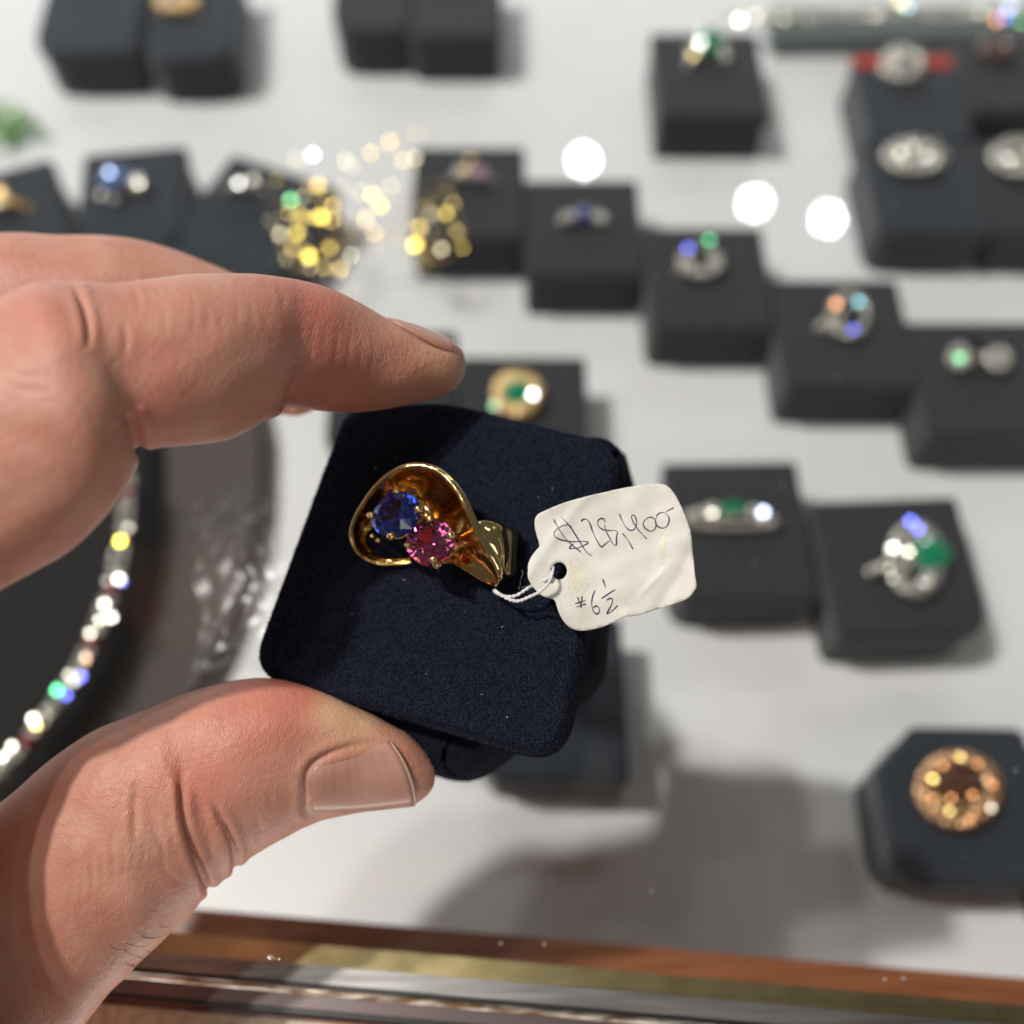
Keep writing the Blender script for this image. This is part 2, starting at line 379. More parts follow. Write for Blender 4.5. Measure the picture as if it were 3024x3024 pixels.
def ringon(center, stones, label, metal=M_silver, bdir=(1, 0), brad=.85, glints=(), zc=None, name='ring', bw=.11):
    zc = ZT + .42 if zc is None else zc
    c = pz(*center, zc); root = empty(name, (c.x, c.y, ZT), label, 'ring', GR)
    d = Vector((bdir[0], bdir[1], 0)).normalized(); side = d.cross(Vector((0, 0, 1)))
    # upper arc of the band rising out of the slit
    cb = Vector((c.x, c.y, zc - .12 - brad)); path = [cb + d * brad * math.cos(a) + Vector((0, 0, brad * math.sin(a))) for a in np.linspace(math.radians(8), math.radians(172), 22)]
    vs, fs = tube(path, [bw * (1 + .5 * math.sin(t * math.pi)) for t in np.linspace(0, 1, 22)], 8); under(mesh('band', vs, fs, metal, None, True), root)
    vs, fs = tube([c - Vector((0, 0, .16)) + Vector((math.cos(a), math.sin(a), 0)) * .17 for a in np.linspace(0, 2 * math.pi, 17)], .05, 6)
    under(mesh('setting', vs, fs, metal, None, True), root)
    for (sx, sy, r, mt, *e) in stones:
        p = pz(sx, sy, zc); rr = r / 1932 * toP(p)[2]; el = e[0] if e else 1
        V, F = gemshape(p, rr, rr * el, rr * .8, (random.uniform(-.15, .15), random.uniform(-.4, 0), 1), sides=6)
        fixn(under(mesh('stone', V, F, mt), root))
    for (gx, gy, col, r) in glints: glint(pz(gx, gy, zc + .2), r, FIRE[col], root)
    return root
def halo(cx, cy, rx, ry, n_, r, mt, skip=()):
    return [(cx + rx * math.cos(2 * math.pi * i / n_), cy + ry * math.sin(2 * math.pi * i / n_), r, mt) for i in range(n_) if i not in skip]
D_ = M_dia
ringon((1335, 82), [(1335, 76, 28, M_em)] + [(1306, 92, 10, D_), (1303, 108, 8, D_), (1366, 90, 10, D_), (1370, 106, 8, D_), (1298, 122, 6, D_)], 'square green emerald ring with white side stones on the lone upper block', bdir=(1, .5), glints=[(1308, 103, 'gold', .07)])
ringon((888, 322), [(905, 325, 13, M_pinks), (868, 320, 12, D_), (884, 322, 8, M_sapb)], 'ring with a pale pink stone beside the gold sparkle')
ringon((1100, 402), [(1101, 402, 17, M_sapb)] + [(1070, 408, 11, D_), (1062, 412, 8, D_), (1131, 406, 11, D_), (1139, 411, 8, D_)], 'small ring with one blue stone between two white stones')
ringon((1322, 492), [(1320, 484, 20, M_onyx)] + halo(1322, 492, 37, 24, 14, 7, D_) + halo(1322, 496, 28, 16, 12, 6, D_), 'ring with a dark oval stone in a white stone halo', bdir=(1, .2), glints=[(1298, 468, 'blue', .085), (1338, 453, 'green', .085)])
ringon((1603, 592), [(1603, 592, 17, M_onyx, 1.4)] + halo(1603, 592, 34, 38, 16, 8, D_) + [(1556, 610, 8, M_silver), (1545, 617, 7, M_silver)], 'round open halo ring with a black centre and coloured sparkles', bdir=(1, .6), glints=[(1578, 574, 'orange', .085), (1621, 569, 'cyan', .085), (1611, 621, 'blue', .07)])
ringon((1848, 668), [(1846, 656, 20, M_onyx)] + halo(1812, 672, 16, 18, 8, 8, D_) + halo(1886, 676, 18, 16, 9, 8, D_), 'ring with a black stone between two round white clusters', glints=[(1810, 675, 'green', .085)])
ringon((976, 742), [(978, 744, 30, M_em)] + halo(976, 742, 36, 32, 16, 14, M_goldr) + [(935, 768, 10, D_)], 'square gold ring with green emerald seen just above the held block', M_goldr, (1, .5), glints=[(1005, 744, 'white', .11), (930, 764, 'green', .05)])
ringon((1385, 968), [(1385, 964, 30, M_em, .62), (1345, 966, 18, D_), (1320, 970, 14, D_), (1300, 974, 10, D_), (1425, 968, 16, D_), (1447, 976, 16, D_), (1462, 984, 9, D_)] + [(1300 + i * 14, 988 + 6 * math.sin(i / 12 * 3.1), 6, M_silver) for i in range(12)], 'low band ring with a rectangular emerald between white stones', glints=[(1440, 966, 'ice', .11), (1344, 968, 'pale', .07)], bw=.16)
ringon((1732, 1055), [(1757, 1045, 37, M_em)] + halo(1728, 1055, 44, 62, 20, 13, D_) + halo(1728, 1062, 26, 48, 14, 11, D_, (0, 13)) + [(1668, 1068, 10, M_silver), (1655, 1072, 9, M_silver), (1643, 1078, 8, M_silver)], 'large oval cluster ring with a green emerald and white stones', bdir=(1, .5), glints=[(1718, 983, 'blue', .1), (1733, 998, 'blue', .09), (1686, 1033, 'white', .09), (1714, 1041, 'pale', .08)])
rw = ringon((1810, 1487), [(1808, 1484, 42, M_brown, .85)] + halo(1810, 1487, 62, 56, 24, 12, M_rose) + halo(1810, 1490, 74, 66, 30, 10, M_rose) + [(1800 + 14 * i, 1512 + (i % 2) * 6, 9, M_goldr) for i in range(-2, 4)], 'gold wreath ring of small beads around a brown centre', M_gold, glints=[(1812, 1428, 'gold', .045), (1760, 1470, 'gold', .06), (1792, 1530, 'gold', .045), (1870, 1525, 'pale', .045), (1835, 1500, 'orange', .045), (1845, 1440, 'orange', .04), (1780, 1445, 'orange', .04), (1760, 1505, 'orange', .04), (1830, 1545, 'orange', .04), (1872, 1480, 'orange', .04), (1795, 1505, 'orange', .04)])
ringon((1705, 118), halo(1705, 118, 34, 26, 12, 11, D_) + [(1705, 112, 20, D_)], 'pale cluster ring above the red card strip')
ringon((1882, 88), [(1882, 88, 18, M_brown)] + halo(1882, 88, 26, 18, 10, 8, M_brown), 'dim brown stone ring in the upper right corner', M_brown)
ringon((1727, 290), halo(1727, 292, 52, 26, 16, 11, D_) + halo(1727, 286, 30, 18, 10, 11, D_) + [(1727, 282, 12, D_)], 'domed diamond ring, the left of two alike on adjoining blocks', glints=[(1700, 288, 'pale', .06), (1722, 275, 'pale', .06), (1750, 296, 'pale', .06)])
ringon((1925, 292), halo(1925, 294, 48, 28, 16, 11, D_) + halo(1925, 288, 28, 18, 10, 11, D_), 'domed diamond ring cut by the right edge of the picture', glints=[(1905, 300, 'pale', .06)])
ringon((330, 2), [(320, -4, 16, M_sapb)] + halo(332, 0, 34, 14, 12, 9, M_goldr), 'gold ring cut off by the upper left edge of the picture', M_goldr)
ringon((2, 375), [(0, 366, 16, M_goldr), (8, 380, 10, M_goldr), (-8, 385, 14, D_)], 'gold ring at the left edge of the picture', M_goldr)
ringon((216, 335), [(214, 334, 30, mat('pale_blue_stone', (.10, .17, .38), .1, 0, Coat_Weight=1)), (258, 343, 16, D_), (190, 368, 8, M_silver), (215, 374, 9, M_silver)], 'ring with a large pale blue stone behind the fingers', bdir=(1, -.3), glints=[(206, 325, 'ice', .08), (262, 346, 'pale', .07)])
ringon((455, 345), [(450, 345, 12, D_), (478, 340, 11, D_)], 'small white stone ring left of the gold sparkle', glints=[(450, 346, 'white', .08)])

# ------------------------------------------------------------------ bracelet on a grey tray edge, top right
c = pz(1700, 28, 1.2); root = empty('bracelet_tray', (c.x, c.y, 0), 'grey green tray strip at the top right edge carrying a sparkling bracelet', 'tray')
a, b = pz(1455, 12, 1), pz(2050, 8, 1); d = (b - a)
vs = [a, b, b + Vector((0, -1.7, 0)), a + Vector((0, -1.7, 0))]; vs += [Vector((v.x, v.y, .01)) for v in vs]
under(mesh('tray_strip', vs, [(0, 3, 2, 1), (4, 5, 6, 7), (0, 1, 5, 4), (1, 2, 6, 5), (2, 3, 7, 6), (3, 0, 4, 7)], mat('grey_green_lining', (.16, .19, .185), .7)), root)
br = empty('bracelet', (c.x, c.y, 1), 'row of white and coloured stones lying along the top right tray', 'bracelet')
for i in range(46):
    x = 1375 + i * 13; y = 34 - i * .25 + random.uniform(-5, 5); p = pz(x, y, 1.2)
    V, F = gemshape(p, .2, .2, .16, (random.uniform(-.3, .3), random.uniform(-.6, 0), 1), sides=6); fixn(under(mesh('stone', V, F, D_ if i % 5 else M_silver), br))
for x, y, cl, r in ((1395, 38, 'pale', .13), (1428, 30, 'pale', .07), (1712, 12, 'cyan', .11), (1700, 5, 'gold', .09), (1880, 38, 'orange', .1), (1895, 32, 'blue', .1), (1905, 14, 'ice', .1), (1850, 22, 'pale', .07), (1925, 40, 'green', .08), (1655, 30, 'pale', .06), (1480, 35, 'pale', .06)):
    glint(pz(x, y, 1.4), r, FIRE[cl], br)

# ------------------------------------------------------------------ gold facets standing in for a chandelier's reflection in the glass
FS = dict(FIRE)
for k_, c_ in dict(gold=(.60, .44, .15), yellow=(.80, .62, .12), pale=(.50, .45, .31), orange=(.55, .32, .13)).items(): FS[k_] = mat('reflection_' + k_, c_, .36, 1)  # tints for the painted-in reflection sparkle
c = pz(690, 420, .5); sp = empty('chandelier_reflection', (c.x, c.y, 0), 'gold and crystal facets standing in for a chandelier reflection in the glass', 'reflected_glitter')
rs = random.Random(3); cl = []
for i in range(52):
    if i < 24: x, y = rs.gauss(580, 44), rs.gauss(430, 60)
    elif i < 40: x, y = rs.gauss(815, 38), rs.gauss(420, 50)
    else: x, y = rs.gauss(698, 42), rs.gauss(390, 72)
    cl.append((x, y))
wires = []
for (x, y) in cl:
    p = pz(x, y, 2.4 + rs.uniform(-.1, .5)); r = rs.uniform(.045, .085)
    col = rs.choice(['gold', 'gold', 'pale', 'pale', 'yellow', 'gold'])
    if rs.random() < .9: glint(p, r * rs.uniform(.45, 1.05), FS[col], sp)
    else:
        V, F = ball(p, r * .6, 8); under(mesh('bead', V, F, M_goldr, None, True), sp)
for cx_, cy_, rx_, ry_ in ((580, 430, 62, 80), (815, 420, 55, 75), (585, 440, 32, 45), (812, 425, 28, 42)):
    wires.append(tube([pz(cx_ + rx_ * math.cos(a) + 8 * math.sin(3 * a), cy_ + ry_ * math.sin(a), 2.25 + .08 * math.sin(5 * a)) for a in np.linspace(0, 2 * math.pi, 40)], .02, 5))
for x, y, co, r in ((548, 378, 'green', .12), (600, 350, 'gold', .12), (583, 484, 'yellow', .14), (783, 462, 'yellow', .15), (590, 292, 'ice', .1), (783, 298, 'pale', .09), (608, 410, 'yellow', .11), (705, 370, 'gold', .12)):
    glint(pz(x, y, 2.7), r, FS[co], sp)
for k_, (x, y) in enumerate([(597, 350), (570, 372), (628, 388), (602, 408), (545, 402), (528, 442), (552, 470), (622, 468), (642, 508), (662, 482), (700, 365), (718, 388), (688, 412), (812, 402), (792, 428), (842, 402), (862, 436), (832, 470), (760, 302), (700, 288), (736, 268), (652, 304), (612, 505), (560, 440), (706, 440), (738, 350)]):
    glint(pz(x, y, 2.6), (.085, .07, .1)[k_ % 3], FS[('gold', 'pale', 'gold', 'yellow')[k_ % 4]], sp)
V, F = join(wires); under(mesh('added_wires', V, F, M_goldr, None, True), sp)
V, F = tube([pz(560 + i * 28, 500 - 60 * math.sin(i / 10 * 3.14), 2.2) for i in range(11)], .03, 6); under(mesh('stem', V, F, M_goldr, None, True), sp)

# green sprig at the left edge
c = pz(20, 235, .6); root = empty('green_sprig', (c.x, c.y, 0), 'small bright green leafy sprig at the left edge', 'sprig')
rs = random.Random(5)
for i in range(110):
    p = c + Vector((rs.gauss(-.25, .5), rs.gauss(0, .3), rs.uniform(-.4, .5))); a = rs.uniform(0, 6.28); d = Vector((math.cos(a), math.sin(a), rs.uniform(-.2, .5))); s_ = d.cross(Vector((0, 0, 1))).normalized()
    l = rs.uniform(.25, .45); vs = [p, p + d * l * .5 + s_ * .1, p + d * l, p + d * l * .5 - s_ * .1 + Vector((0, 0, .04))]
    under(mesh('leaf', vs, [(0, 1, 2), (0, 2, 3)], M_leaf), root)
V, F = tube([c + Vector((-.8, -.1, -.55)), c + Vector((0, 0, -.3)), c + Vector((.6, .1, 0))], .04, 6); under(mesh('stem', V, F, M_leaf), root)

# ------------------------------------------------------------------ necklace on its dark stand
def solid_patch(name, pts, z1, m, z0=.004, bev=.3):
    P2 = [pz(x, y, z1) for x, y in pts]; c = sum(P2, Vector()) / len(P2)
    poly = [Vector((p.x - c.x, p.y - c.y)) for p in P2]
    return prism(poly, z0, z1, bev), c
pts = catmull([(505, 820), (500, 940), (486, 1040), (462, 1130), (425, 1220), (370, 1320), (250, 1420), (60, 1520)], 5)
pts = [tuple(p) for p in pts] + [(-200, 1560), (-200, 700), (480, 700)]
bm, c = solid_patch('s', pts, .8, M_taupe, bev=.25); stand = empty('necklace_stand', (c.x, c.y, 0), 'taupe velvet stand with a black neck form, seen between finger and thumb', 'stand')
bm_obj('velvet_base', bm, M_taupe, stand)
pts = catmull([(262, 760), (262, 900), (256, 1010), (238, 1100), (205, 1190), (158, 1285), (105, 1360), (40, 1440), (-60, 1520)], 4)
pts = [tuple(p) for p in pts] + [(-260, 1540), (-260, 760)]
bm, c2 = solid_patch('s', pts, 2.2, M_black, z0=.81, bev=.5)
o = bm_obj('neck_form', bm, M_black, stand); o.location = (c2.x - c.x, c2.y - c.y, 0)
nk = empty('necklace', pz(180, 1200, 2.2), 'necklace of clear faceted beads with small red stones on the black neck form', 'necklace')
path = catmull([(240, 900), (234, 1000), (217, 1080), (190, 1165), (155, 1245), (110, 1318), (60, 1384), (10, 1440), (-50, 1500)], 30)
acc = 0; last = None; i_ = 0; rs = random.Random(9)
for q in path:
    p = pz(q[0], q[1], 2.38)
    if last is not None and (p - last).length < .22: continue
    last = p; i_ += 1
    if i_ % 6 == 3:
        V, F = gemshape(p, .16, .16, .14, (rs.uniform(-.3, .3), rs.uniform(-.3, .3), 1), sides=6); fixn(under(mesh('red_stone', V, F, M_rubys), nk))
    else:
        for s_ in (-1, 1):
            w = Vector((.12 * s_, .03 * s_, 0)) + Vector((rs.uniform(-.03, .03), rs.uniform(-.03, .03), 0))
            V, F = gemshape(p + w, .12, .12, .12, (rs.uniform(-.4, .4), rs.uniform(-.5, .2), 1), sides=6); fixn(under(mesh('clear_stone', V, F, M_dia), nk))
for x, y, co, r in ((227, 1021, 'yellow', .11), (224, 1092, 'pale', .1), (230, 1098, 'blue', .05), (197, 1140, 'pale', .09), (210, 1165, 'pale', .09), (188, 1170, 'pale', .07), (170, 1195, 'pale', .07), (152, 1277, 'blue', .09), (108, 1302, 'green', .12), (125, 1312, 'blue', .08), (62, 1356, 'pale', .1), (68, 1368, 'gold', .08), (22, 1408, 'pale', .08), (4, 1428, 'pale', .08), (163, 1243, 'orange', .05)):
    glint(pz(x, y, 2.6), r, FIRE[co], nk)

# crumpled clear plastic added on the glass to give the glassy glare
m = glass_mat('clear_plastic', (.97, .97, .975), .34, .08)
rs = random.Random(21); ridges = [(rs.uniform(-.5, 2.0), rs.uniform(.15, .5), rs.uniform(0, 3), rs.uniform(.02, .09), rs.uniform(20, 60)) for _ in range(26)]
cc = pz(470, 1100, ZG); vs = []; nx, ny = 90, 130
for j in range(ny):
    for i in range(nx):
        u, v = i / (nx - 1) - .5, j / (ny - 1) - .5
        x = u * 1.9 * (1 + .25 * v) + v * .9 + .12 * math.sin(9 * v); y = -v * 3.9 + .15 * math.sin(7 * u + 2)
        h = .06 + .09 * (1 + math.sin(3.1 * u + 4 * v))
        for (a, w, o1, am, fq) in ridges:
            s_ = math.cos(a) * u * 2 + math.sin(a) * v * 4 - o1 + 1.2; h += am * math.exp(-(s_ / w * 2.2) ** 2) * (.5 + .5 * math.sin(fq * .3 * (u - v) + a))
        h += .03 * abs(math.sin(23 * v + 6 * u + 2 * math.sin(5 * u)))
        vs.append((cc.x + x, cc.y + y, ZG + .02 + max(0, h)))
fs = [(j * nx + i, j * nx + i + 1, (j + 1) * nx + i + 1, (j + 1) * nx + i) for j in range(ny - 1) for i in range(nx - 1)]
o = mesh('glare_sheet', vs, fs, m, None, False); tag(o, 'crumpled clear plastic wrapper standing in for the glassy glare left of the held block', 'sheet')

# ------------------------------------------------------------------ held block
NC = Vector((-.20, .33, .92)).normalized()                     # front normal in camera axes
PN = (RIGHT * NC.x + UP * NC.y - FWD * NC.z).normalized()
PO = at(1340, 1700, 14.0)
PX, PY, _ = frame_n(PN)
def pad(x, y, h=0):                                            # point h above the front face, seen at a picture point
    r = ray(x, y); return CP + r * ((PO + PN * h - CP).dot(PN) / r.dot(PN))
def loc2(p): d = Vector(p) - PO; return np.array((d.dot(PX), d.dot(PY)))
def w3(q, h): return PO + PX * q[0] + PY * q[1] + PN * h
face = [(1016, 1205), (1300, 1178), (1842, 1312), (1651, 2256), (730, 1984)]
fl = [loc2(pad(*p)) for p in face]  # front outline
def rounded(P, rads, n=7):
    out = []; m_ = len(P)
    for i in range(m_):
        a, b, c = P[i - 1], P[i], P[(i + 1) % m_]; k = rads[i]
        p = b + (a - b) / np.linalg.norm(a - b) * k; q = b + (c - b) / np.linalg.norm(c - b) * k
        for j in range(n + 1):
            t = j / n; out.append((1 - t) ** 2 * p + 2 * t * (1 - t) * b + t * t * q)
    return out
outline = rounded(fl, [.25, .5, .62, .62, .5], 8)
hb = empty('held_ring_block', PO - PN * 2.3, 'navy suede ring block held between finger and thumb', 'ring block')
def offs(P, d):                                                # inset of a 2D loop
    c = sum(P) / len(P); out = []
    for p in P: v = p - c; out.append(c + v * (1 - d / np.linalg.norm(v)))
    return out
def loft(loops, name, mt, parent, capb=True):
    vs = []; fs = []; n_ = len(loops[0][0])
    for P, h in loops: vs += [w3(p, h) for p in P]
    for k in range(len(loops) - 1):
        for i in range(n_):
            j = (i + 1) % n_; fs.append((k * n_ + i, k * n_ + j, (k + 1) * n_ + j, (k + 1) * n_ + i))
    # caps as concentric grid for clean shading
    fs.append(tuple(range(n_))[::-1]); fs.append(tuple((len(loops) - 1) * n_ + i for i in range(n_)))
    return fixn(under(mesh(name, vs, fs, mt, None, True), parent))
slab = loft([(offs(outline, .10), -.66), (offs(outline, .02), -.60), (outline, -.5), (outline, -.12), (offs(outline, .025), -.05), (offs(outline, .07), -.012), (offs(outline, .13), 0)], 'pad', M_navy, hb)
back = [(1110, 1400), (1852, 1385), (1886, 1460), (1800, 1860), (1788, 2030), (1422, 2306), (1340, 2312), (1020, 2190), (990, 2000)]
bl = [loc2(pad(x, y, -2.2)) for x, y in back]
bout = rounded(bl, [.2, .3, .3, .2, .4, .25, .25, .2, .2], 5)
loft([(offs(bout, .12), -2.3), (bout, -2.2), (offs(bout, .02), -1.2), (offs(bout, .10), -.70), (offs(bout, .3), -.66)], 'base', M_navy, hb)
# dark slit for the ring
slit = [loc2(pad(x, y)) for x, y in [(1040, 1610), (1580, 1520), (1590, 1720), (1050, 1690)]]
# suede nap: short fibres standing on the pad
def nap(n_):
    V = []; F = []; rs = np.random.RandomState(4)
    P = np.array(outline); c = P.mean(0)
    cnt = 0
    from_edges = int(n_ * .16); Q_ = np.array(bout); cq = Q_.mean(0)
    while cnt < n_:
        if cnt < from_edges:
            if cnt % 2: PP, cc_, h = Q_, cq, -1.0 - rs.rand() * 1.25
            else: PP, cc_, h = P, c, -.10 - rs.rand() * .4
            L_ = np.linalg.norm(np.roll(PP, -1, 0) - PP, axis=1); k = rs.choice(len(PP), p=L_ / L_.sum()); a = PP[k]; b = PP[(k + 1) % len(PP)]; q = a + (b - a) * rs.rand(); nrm = (q - cc_) / np.linalg.norm(q - cc_)
            q = q - nrm * (.02 if cnt % 2 else .005); base = w3(q, h); dirn = PX * nrm[0] + PY * nrm[1] + PN * rs.uniform(-.5, .8)
        else:
            q = P.min(0) + (P.max(0) - P.min(0)) * rs.rand(2)
            inside = True; dm = 9
            for k in range(len(P)):
                a = P[k]; b = P[(k + 1) % len(P)]; e = b - a; dd = (e[0] * (q[1] - a[1]) - e[1] * (q[0] - a[0])) * SGN / np.linalg.norm(e)
                if dd < .012: inside = False; break
                dm = min(dm, dd)
            if not inside: continue
            base = w3(q, -.10 * max(0, 1 - dm / .13) ** 2 - .002); dirn = PN * rs.uniform(.25, 1) + PX * rs.uniform(-1, 1) + PY * rs.uniform(-1, 1)
        dirn = dirn.normalized(); l = rs.uniform(.02, .055) * (.6 if cnt < from_edges else 1); sd = dirn.cross(PN + PX * rs.uniform(-.5, .5)).normalized() * rs.uniform(.003, .006)
        b0 = len(V); mid = base + dirn * l * .5 + PN * .004; V += [base - sd, base + sd, mid + sd * .8, mid - sd * .8, base + dirn * l + Vector((rs.uniform(-.01, .01), rs.uniform(-.01, .01), 0))]
        F += [(b0, b0 + 1, b0 + 2, b0 + 3), (b0 + 3, b0 + 2, b0 + 4)]; cnt += 1
    return V, F
P_ = np.array(outline); area = sum(P_[i][0] * P_[(i + 1) % len(P_)][1] - P_[(i + 1) % len(P_)][0] * P_[i][1] for i in range(len(P_))); SGN = 1 if area > 0 else -1
V, F = nap(85000); o = under(mesh('nap_fibres', V, F, M_fib), hb); o['kind'] = 'stuff'
# a few pale lint hairs on the pad
parts = []
rs = random.Random(2)
for x, y in [(1190, 1712), (1370, 1806), (1630, 1440), (1590, 1468), (1485, 1850), (1600, 1790), (1260, 1990), (1110, 1380), (1420, 2050), (1705, 1560), (1170, 1350), (1040, 1812), (1500, 2120)]:
    p = pad(x, y, .03); a = rs.uniform(0, 6.28); l = rs.uniform(.006, .03); d = PX * math.cos(a) + PY * math.sin(a)
    parts.append(tube([p, p + d * l * .5 + PN * .01, p + d * l], .0035, 4))
V, F = join(parts); tag(mesh('lint', V, F, M_string), 'tiny pale lint hairs on the navy suede', 'lint', kind='stuff')

# ------------------------------------------------------------------ the held ring (picture points from a 1932-wide crop at 1000,1330)
def c2(x, y): return 1000 + x * .3364, 1330 + y * .3364
def rp(x, y, h): return pad(*c2(x, y), h)
gr = empty('gold_ring', rp(600, 700, 0), 'yellow gold bypass ring with a blue and a pink stone', 'ring')
pairs = [((640, 988, 0.03), (650, 930, 0.3)), ((520, 1002, 0.03), (600, 890, 0.38)), ((400, 1005, 0.03), (570, 850, 0.42)), ((290, 985, 0.04), (550, 820, 0.44)), ((205, 940, 0.06), (530, 790, 0.45)), ((142, 870, 0.12), (520, 760, 0.45)), ((110, 785, 0.2), (510, 730, 0.45)), ((108, 692, 0.3), (510, 700, 0.44)), ((140, 590, 0.45), (520, 670, 0.42)), ((195, 490, 0.58), (540, 640, 0.4)), ((265, 385, 0.72), (560, 620, 0.36)), ((350, 285, 0.8), (590, 610, 0.32)), ((440, 210, 0.86), (620, 610, 0.27)), ((540, 155, 0.9), (650, 620, 0.22)), ((640, 130, 0.92), (680, 640, 0.18)), ((740, 130, 0.93), (710, 670, 0.14)), ((840, 158, 0.92), (740, 710, 0.1)), ((930, 215, 0.9), (770, 760, 0.1)), ((1010, 300, 0.88), (790, 820, 0.1)), ((1075, 395, 0.85), (810, 880, 0.1)), ((1130, 500, 0.82), (835, 940, 0.12)), ((1175, 600, 0.78), (870, 985, 0.16)), ((1220, 700, 0.74), (930, 1000, 0.22)), ((1270, 790, 0.7), (1010, 1000, 0.3)), ((1325, 880, 0.66), (1090, 1040, 0.34)), ((1375, 960, 0.6), (1180, 1095, 0.34)), ((1410, 1040, 0.54), (1265, 1150, 0.33)), ((1420, 1110, 0.45), (1335, 1180, 0.3)), ((1400, 1170, 0.3), (1390, 1196, 0.26))]
fr_ = [.40, .38, .34, .30, .28, .28, .32, .42, .55, .7, .85]; hr_ = [.14, .15, .17, .19, .22, .26, .33, .42, .52, .62, .72]
pairs = [(r, l) if i > 10 else ((r[0], r[1], hr_[i]), (r[0] + (l[0] - r[0]) * fr_[i], r[1] + (l[1] - r[1]) * fr_[i], max(.02, .3 * (fr_[i] - .35)))) for i, (r, l) in enumerate(pairs)]
wid = [4, 4, 5, 5, 6, 7, 9, 12, 13, 14, 15, 17, 19, 21, 23, 25, 27, 30, 33, 36, 38, 39, 40, 42, 44, 44, 40, 32, 18]
C_ = catmull([(*r, *l, w) for (r, l), w in zip(pairs, wid)], 5)
path = [rp(q[0], q[1], q[2] + .05) for q in C_]; rad = [q[6] * .3364 / 216 * .95 for q in C_]
V, F = tube(path, rad, 14, ell=.7); under(mesh('rim', V, F, M_gold, None, True), gr)
nu, nv = len(C_), 20; V = []
for i in range(nu):
    s_ = i / (nu - 1); q = C_[i]; k = max(0, 1 - max(0, s_ - .62) / .15)
    for j in range(nv):
        t = j / (nv - 1)
        x = q[0] * (1 - t) + q[3] * t; y = q[1] * (1 - t) + q[4] * t
        prof = ((1 - t) ** 2.2 if q[2] > q[5] else 1 - t * t * (3 - 2 * t)) * k + (1 - t) * (1 - k)
        h = q[5] + (q[2] - q[5]) * prof - (1 - k) * .05 * math.sin(math.pi * t) + .016 * math.sin(23 * s_ + 8 * t) * math.sin(math.pi * t)
        V.append(rp(x, y, h))
F = [(i * nv + j, (i + 1) * nv + j, (i + 1) * nv + j + 1, i * nv + j + 1) for i in range(nu - 1) for j in range(nv - 1)]
M_bowl = mat('amber_gold', (.82, .52, .18), .12, 1); nb = varied(M_bowl, (.74, .42, .11), (.90, .64, .27), 5); bump(M_bowl, nb.outputs[0], .25, .05)
o = under(mesh('bowl', V, F, M_bowl, None, True), gr); md = o.modifiers.new('s', 'SOLIDIFY'); md.thickness = .03; md.offset = -1
# shank on the right, going down into the slit
def band(pts, name, mt=M_gold, ell=1):
    V = []; ns = len(pts); nc = 14
    P = catmull([[*a, *b] for a, b in pts], 6); n2 = len(P)
    for (x1, y1, h1, x2, y2, h2) in P:
        for j in range(nc):
            t = j / (nc - 1); V.append(rp(x1 + (x2 - x1) * t, y1 + (y2 - y1) * t, h1 + (h2 - h1) * t + .10 * ell * math.sin(math.pi * t)))
    F = [(i * nc + j, (i + 1) * nc + j, (i + 1) * nc + j + 1, i * nc + j + 1) for i in range(n2 - 1) for j in range(nc - 1)]
    o = under(mesh(name, V, F, mt, None, True), gr); md = o.modifiers.new('s', 'SOLIDIFY'); md.thickness = .07; md.offset = -1; return o
band([((1205, 650, .66), (1300, 870, .60)), ((1300, 640, .64), (1370, 930, .56)), ((1390, 665, .56), (1410, 1010, .48)), ((1440, 690, .46), (1440, 1070, .36)), ((1490, 700, .30), (1470, 1120, .22)), ((1525, 710, .05), (1500, 1140, .02)), ((1540, 720, -.3), (1520, 1150, -.3))], 'shank')
band([((1440, 700, .47), (1445, 1080, .40)), ((1490, 705, .42), (1480, 1100, .34)), ((1530, 715, .26), (1520, 1080, .20)), ((1515, 780, .10), (1540, 980, .06)), ((1512, 800, -.2), (1530, 960, -.2))], 'shank_edge', M_gold, .2)
V, F = tube([rp(*q) for q in catmull([(1235, 690, .72), (1290, 680, .73), (1370, 690, .70), (1420, 740, .66), (1425, 820, .62), (1385, 860, .63)], 6)], .022, 8); under(mesh('bead_line', V, F, M_gold, None, True), gr)
# stones
SN = (PN + RIGHT * -.05 + UP * .02).normalized()
cs = rp(500, 562, .78); V, F = gemshape(cs, .35, .33, .38, (SN - RIGHT * .06), sides=8, table=.56, pav=.85)
o = fixn(under(mesh('blue_stone', V, F, M_sap), gr))
cr = rp(805, 805, .80); V, F = gemshape(cr, .335, .33, .36, (SN + RIGHT * .08 - UP * .04), sides=10, table=.45, pav=.85, cushion=-.05)
o = fixn(under(mesh('pink_stone', V, F, M_pink), gr))
for c_, r_, off in ((cs, .33, 0), (cr, .315, 0)):             # open gallery basket under each stone
    parts = []
    for hh, k in ((-.12, .86), (-.32, .58)):
        parts.append(tube([c_ + PN * hh + (PX * math.cos(a) + PY * math.sin(a)) * r_ * k for a in np.linspace(0, 2 * math.pi, 33)], .028, 7))
    V, F = join(parts); under(mesh('gallery', V, F, M_gold, None, True), gr)
    V, F = gemshape(c_ - PN * .06, r_ * .93, r_ * .93, .40, PN, sides=8)
def prong(x, y, h, r, bx, by, bh=.3):
    tip = rp(x, y, h); base = rp(bx, by, bh); md_ = tip.lerp(base, .45) + PN * .06
    V, F = join([tube([tip, tip.lerp(md_, .6), md_, base], [r * .8, r * .95, r * .9, r * .8], 9), ball(tip, r, 12)]); under(mesh('prong', V, F, M_gold, None, True), gr)
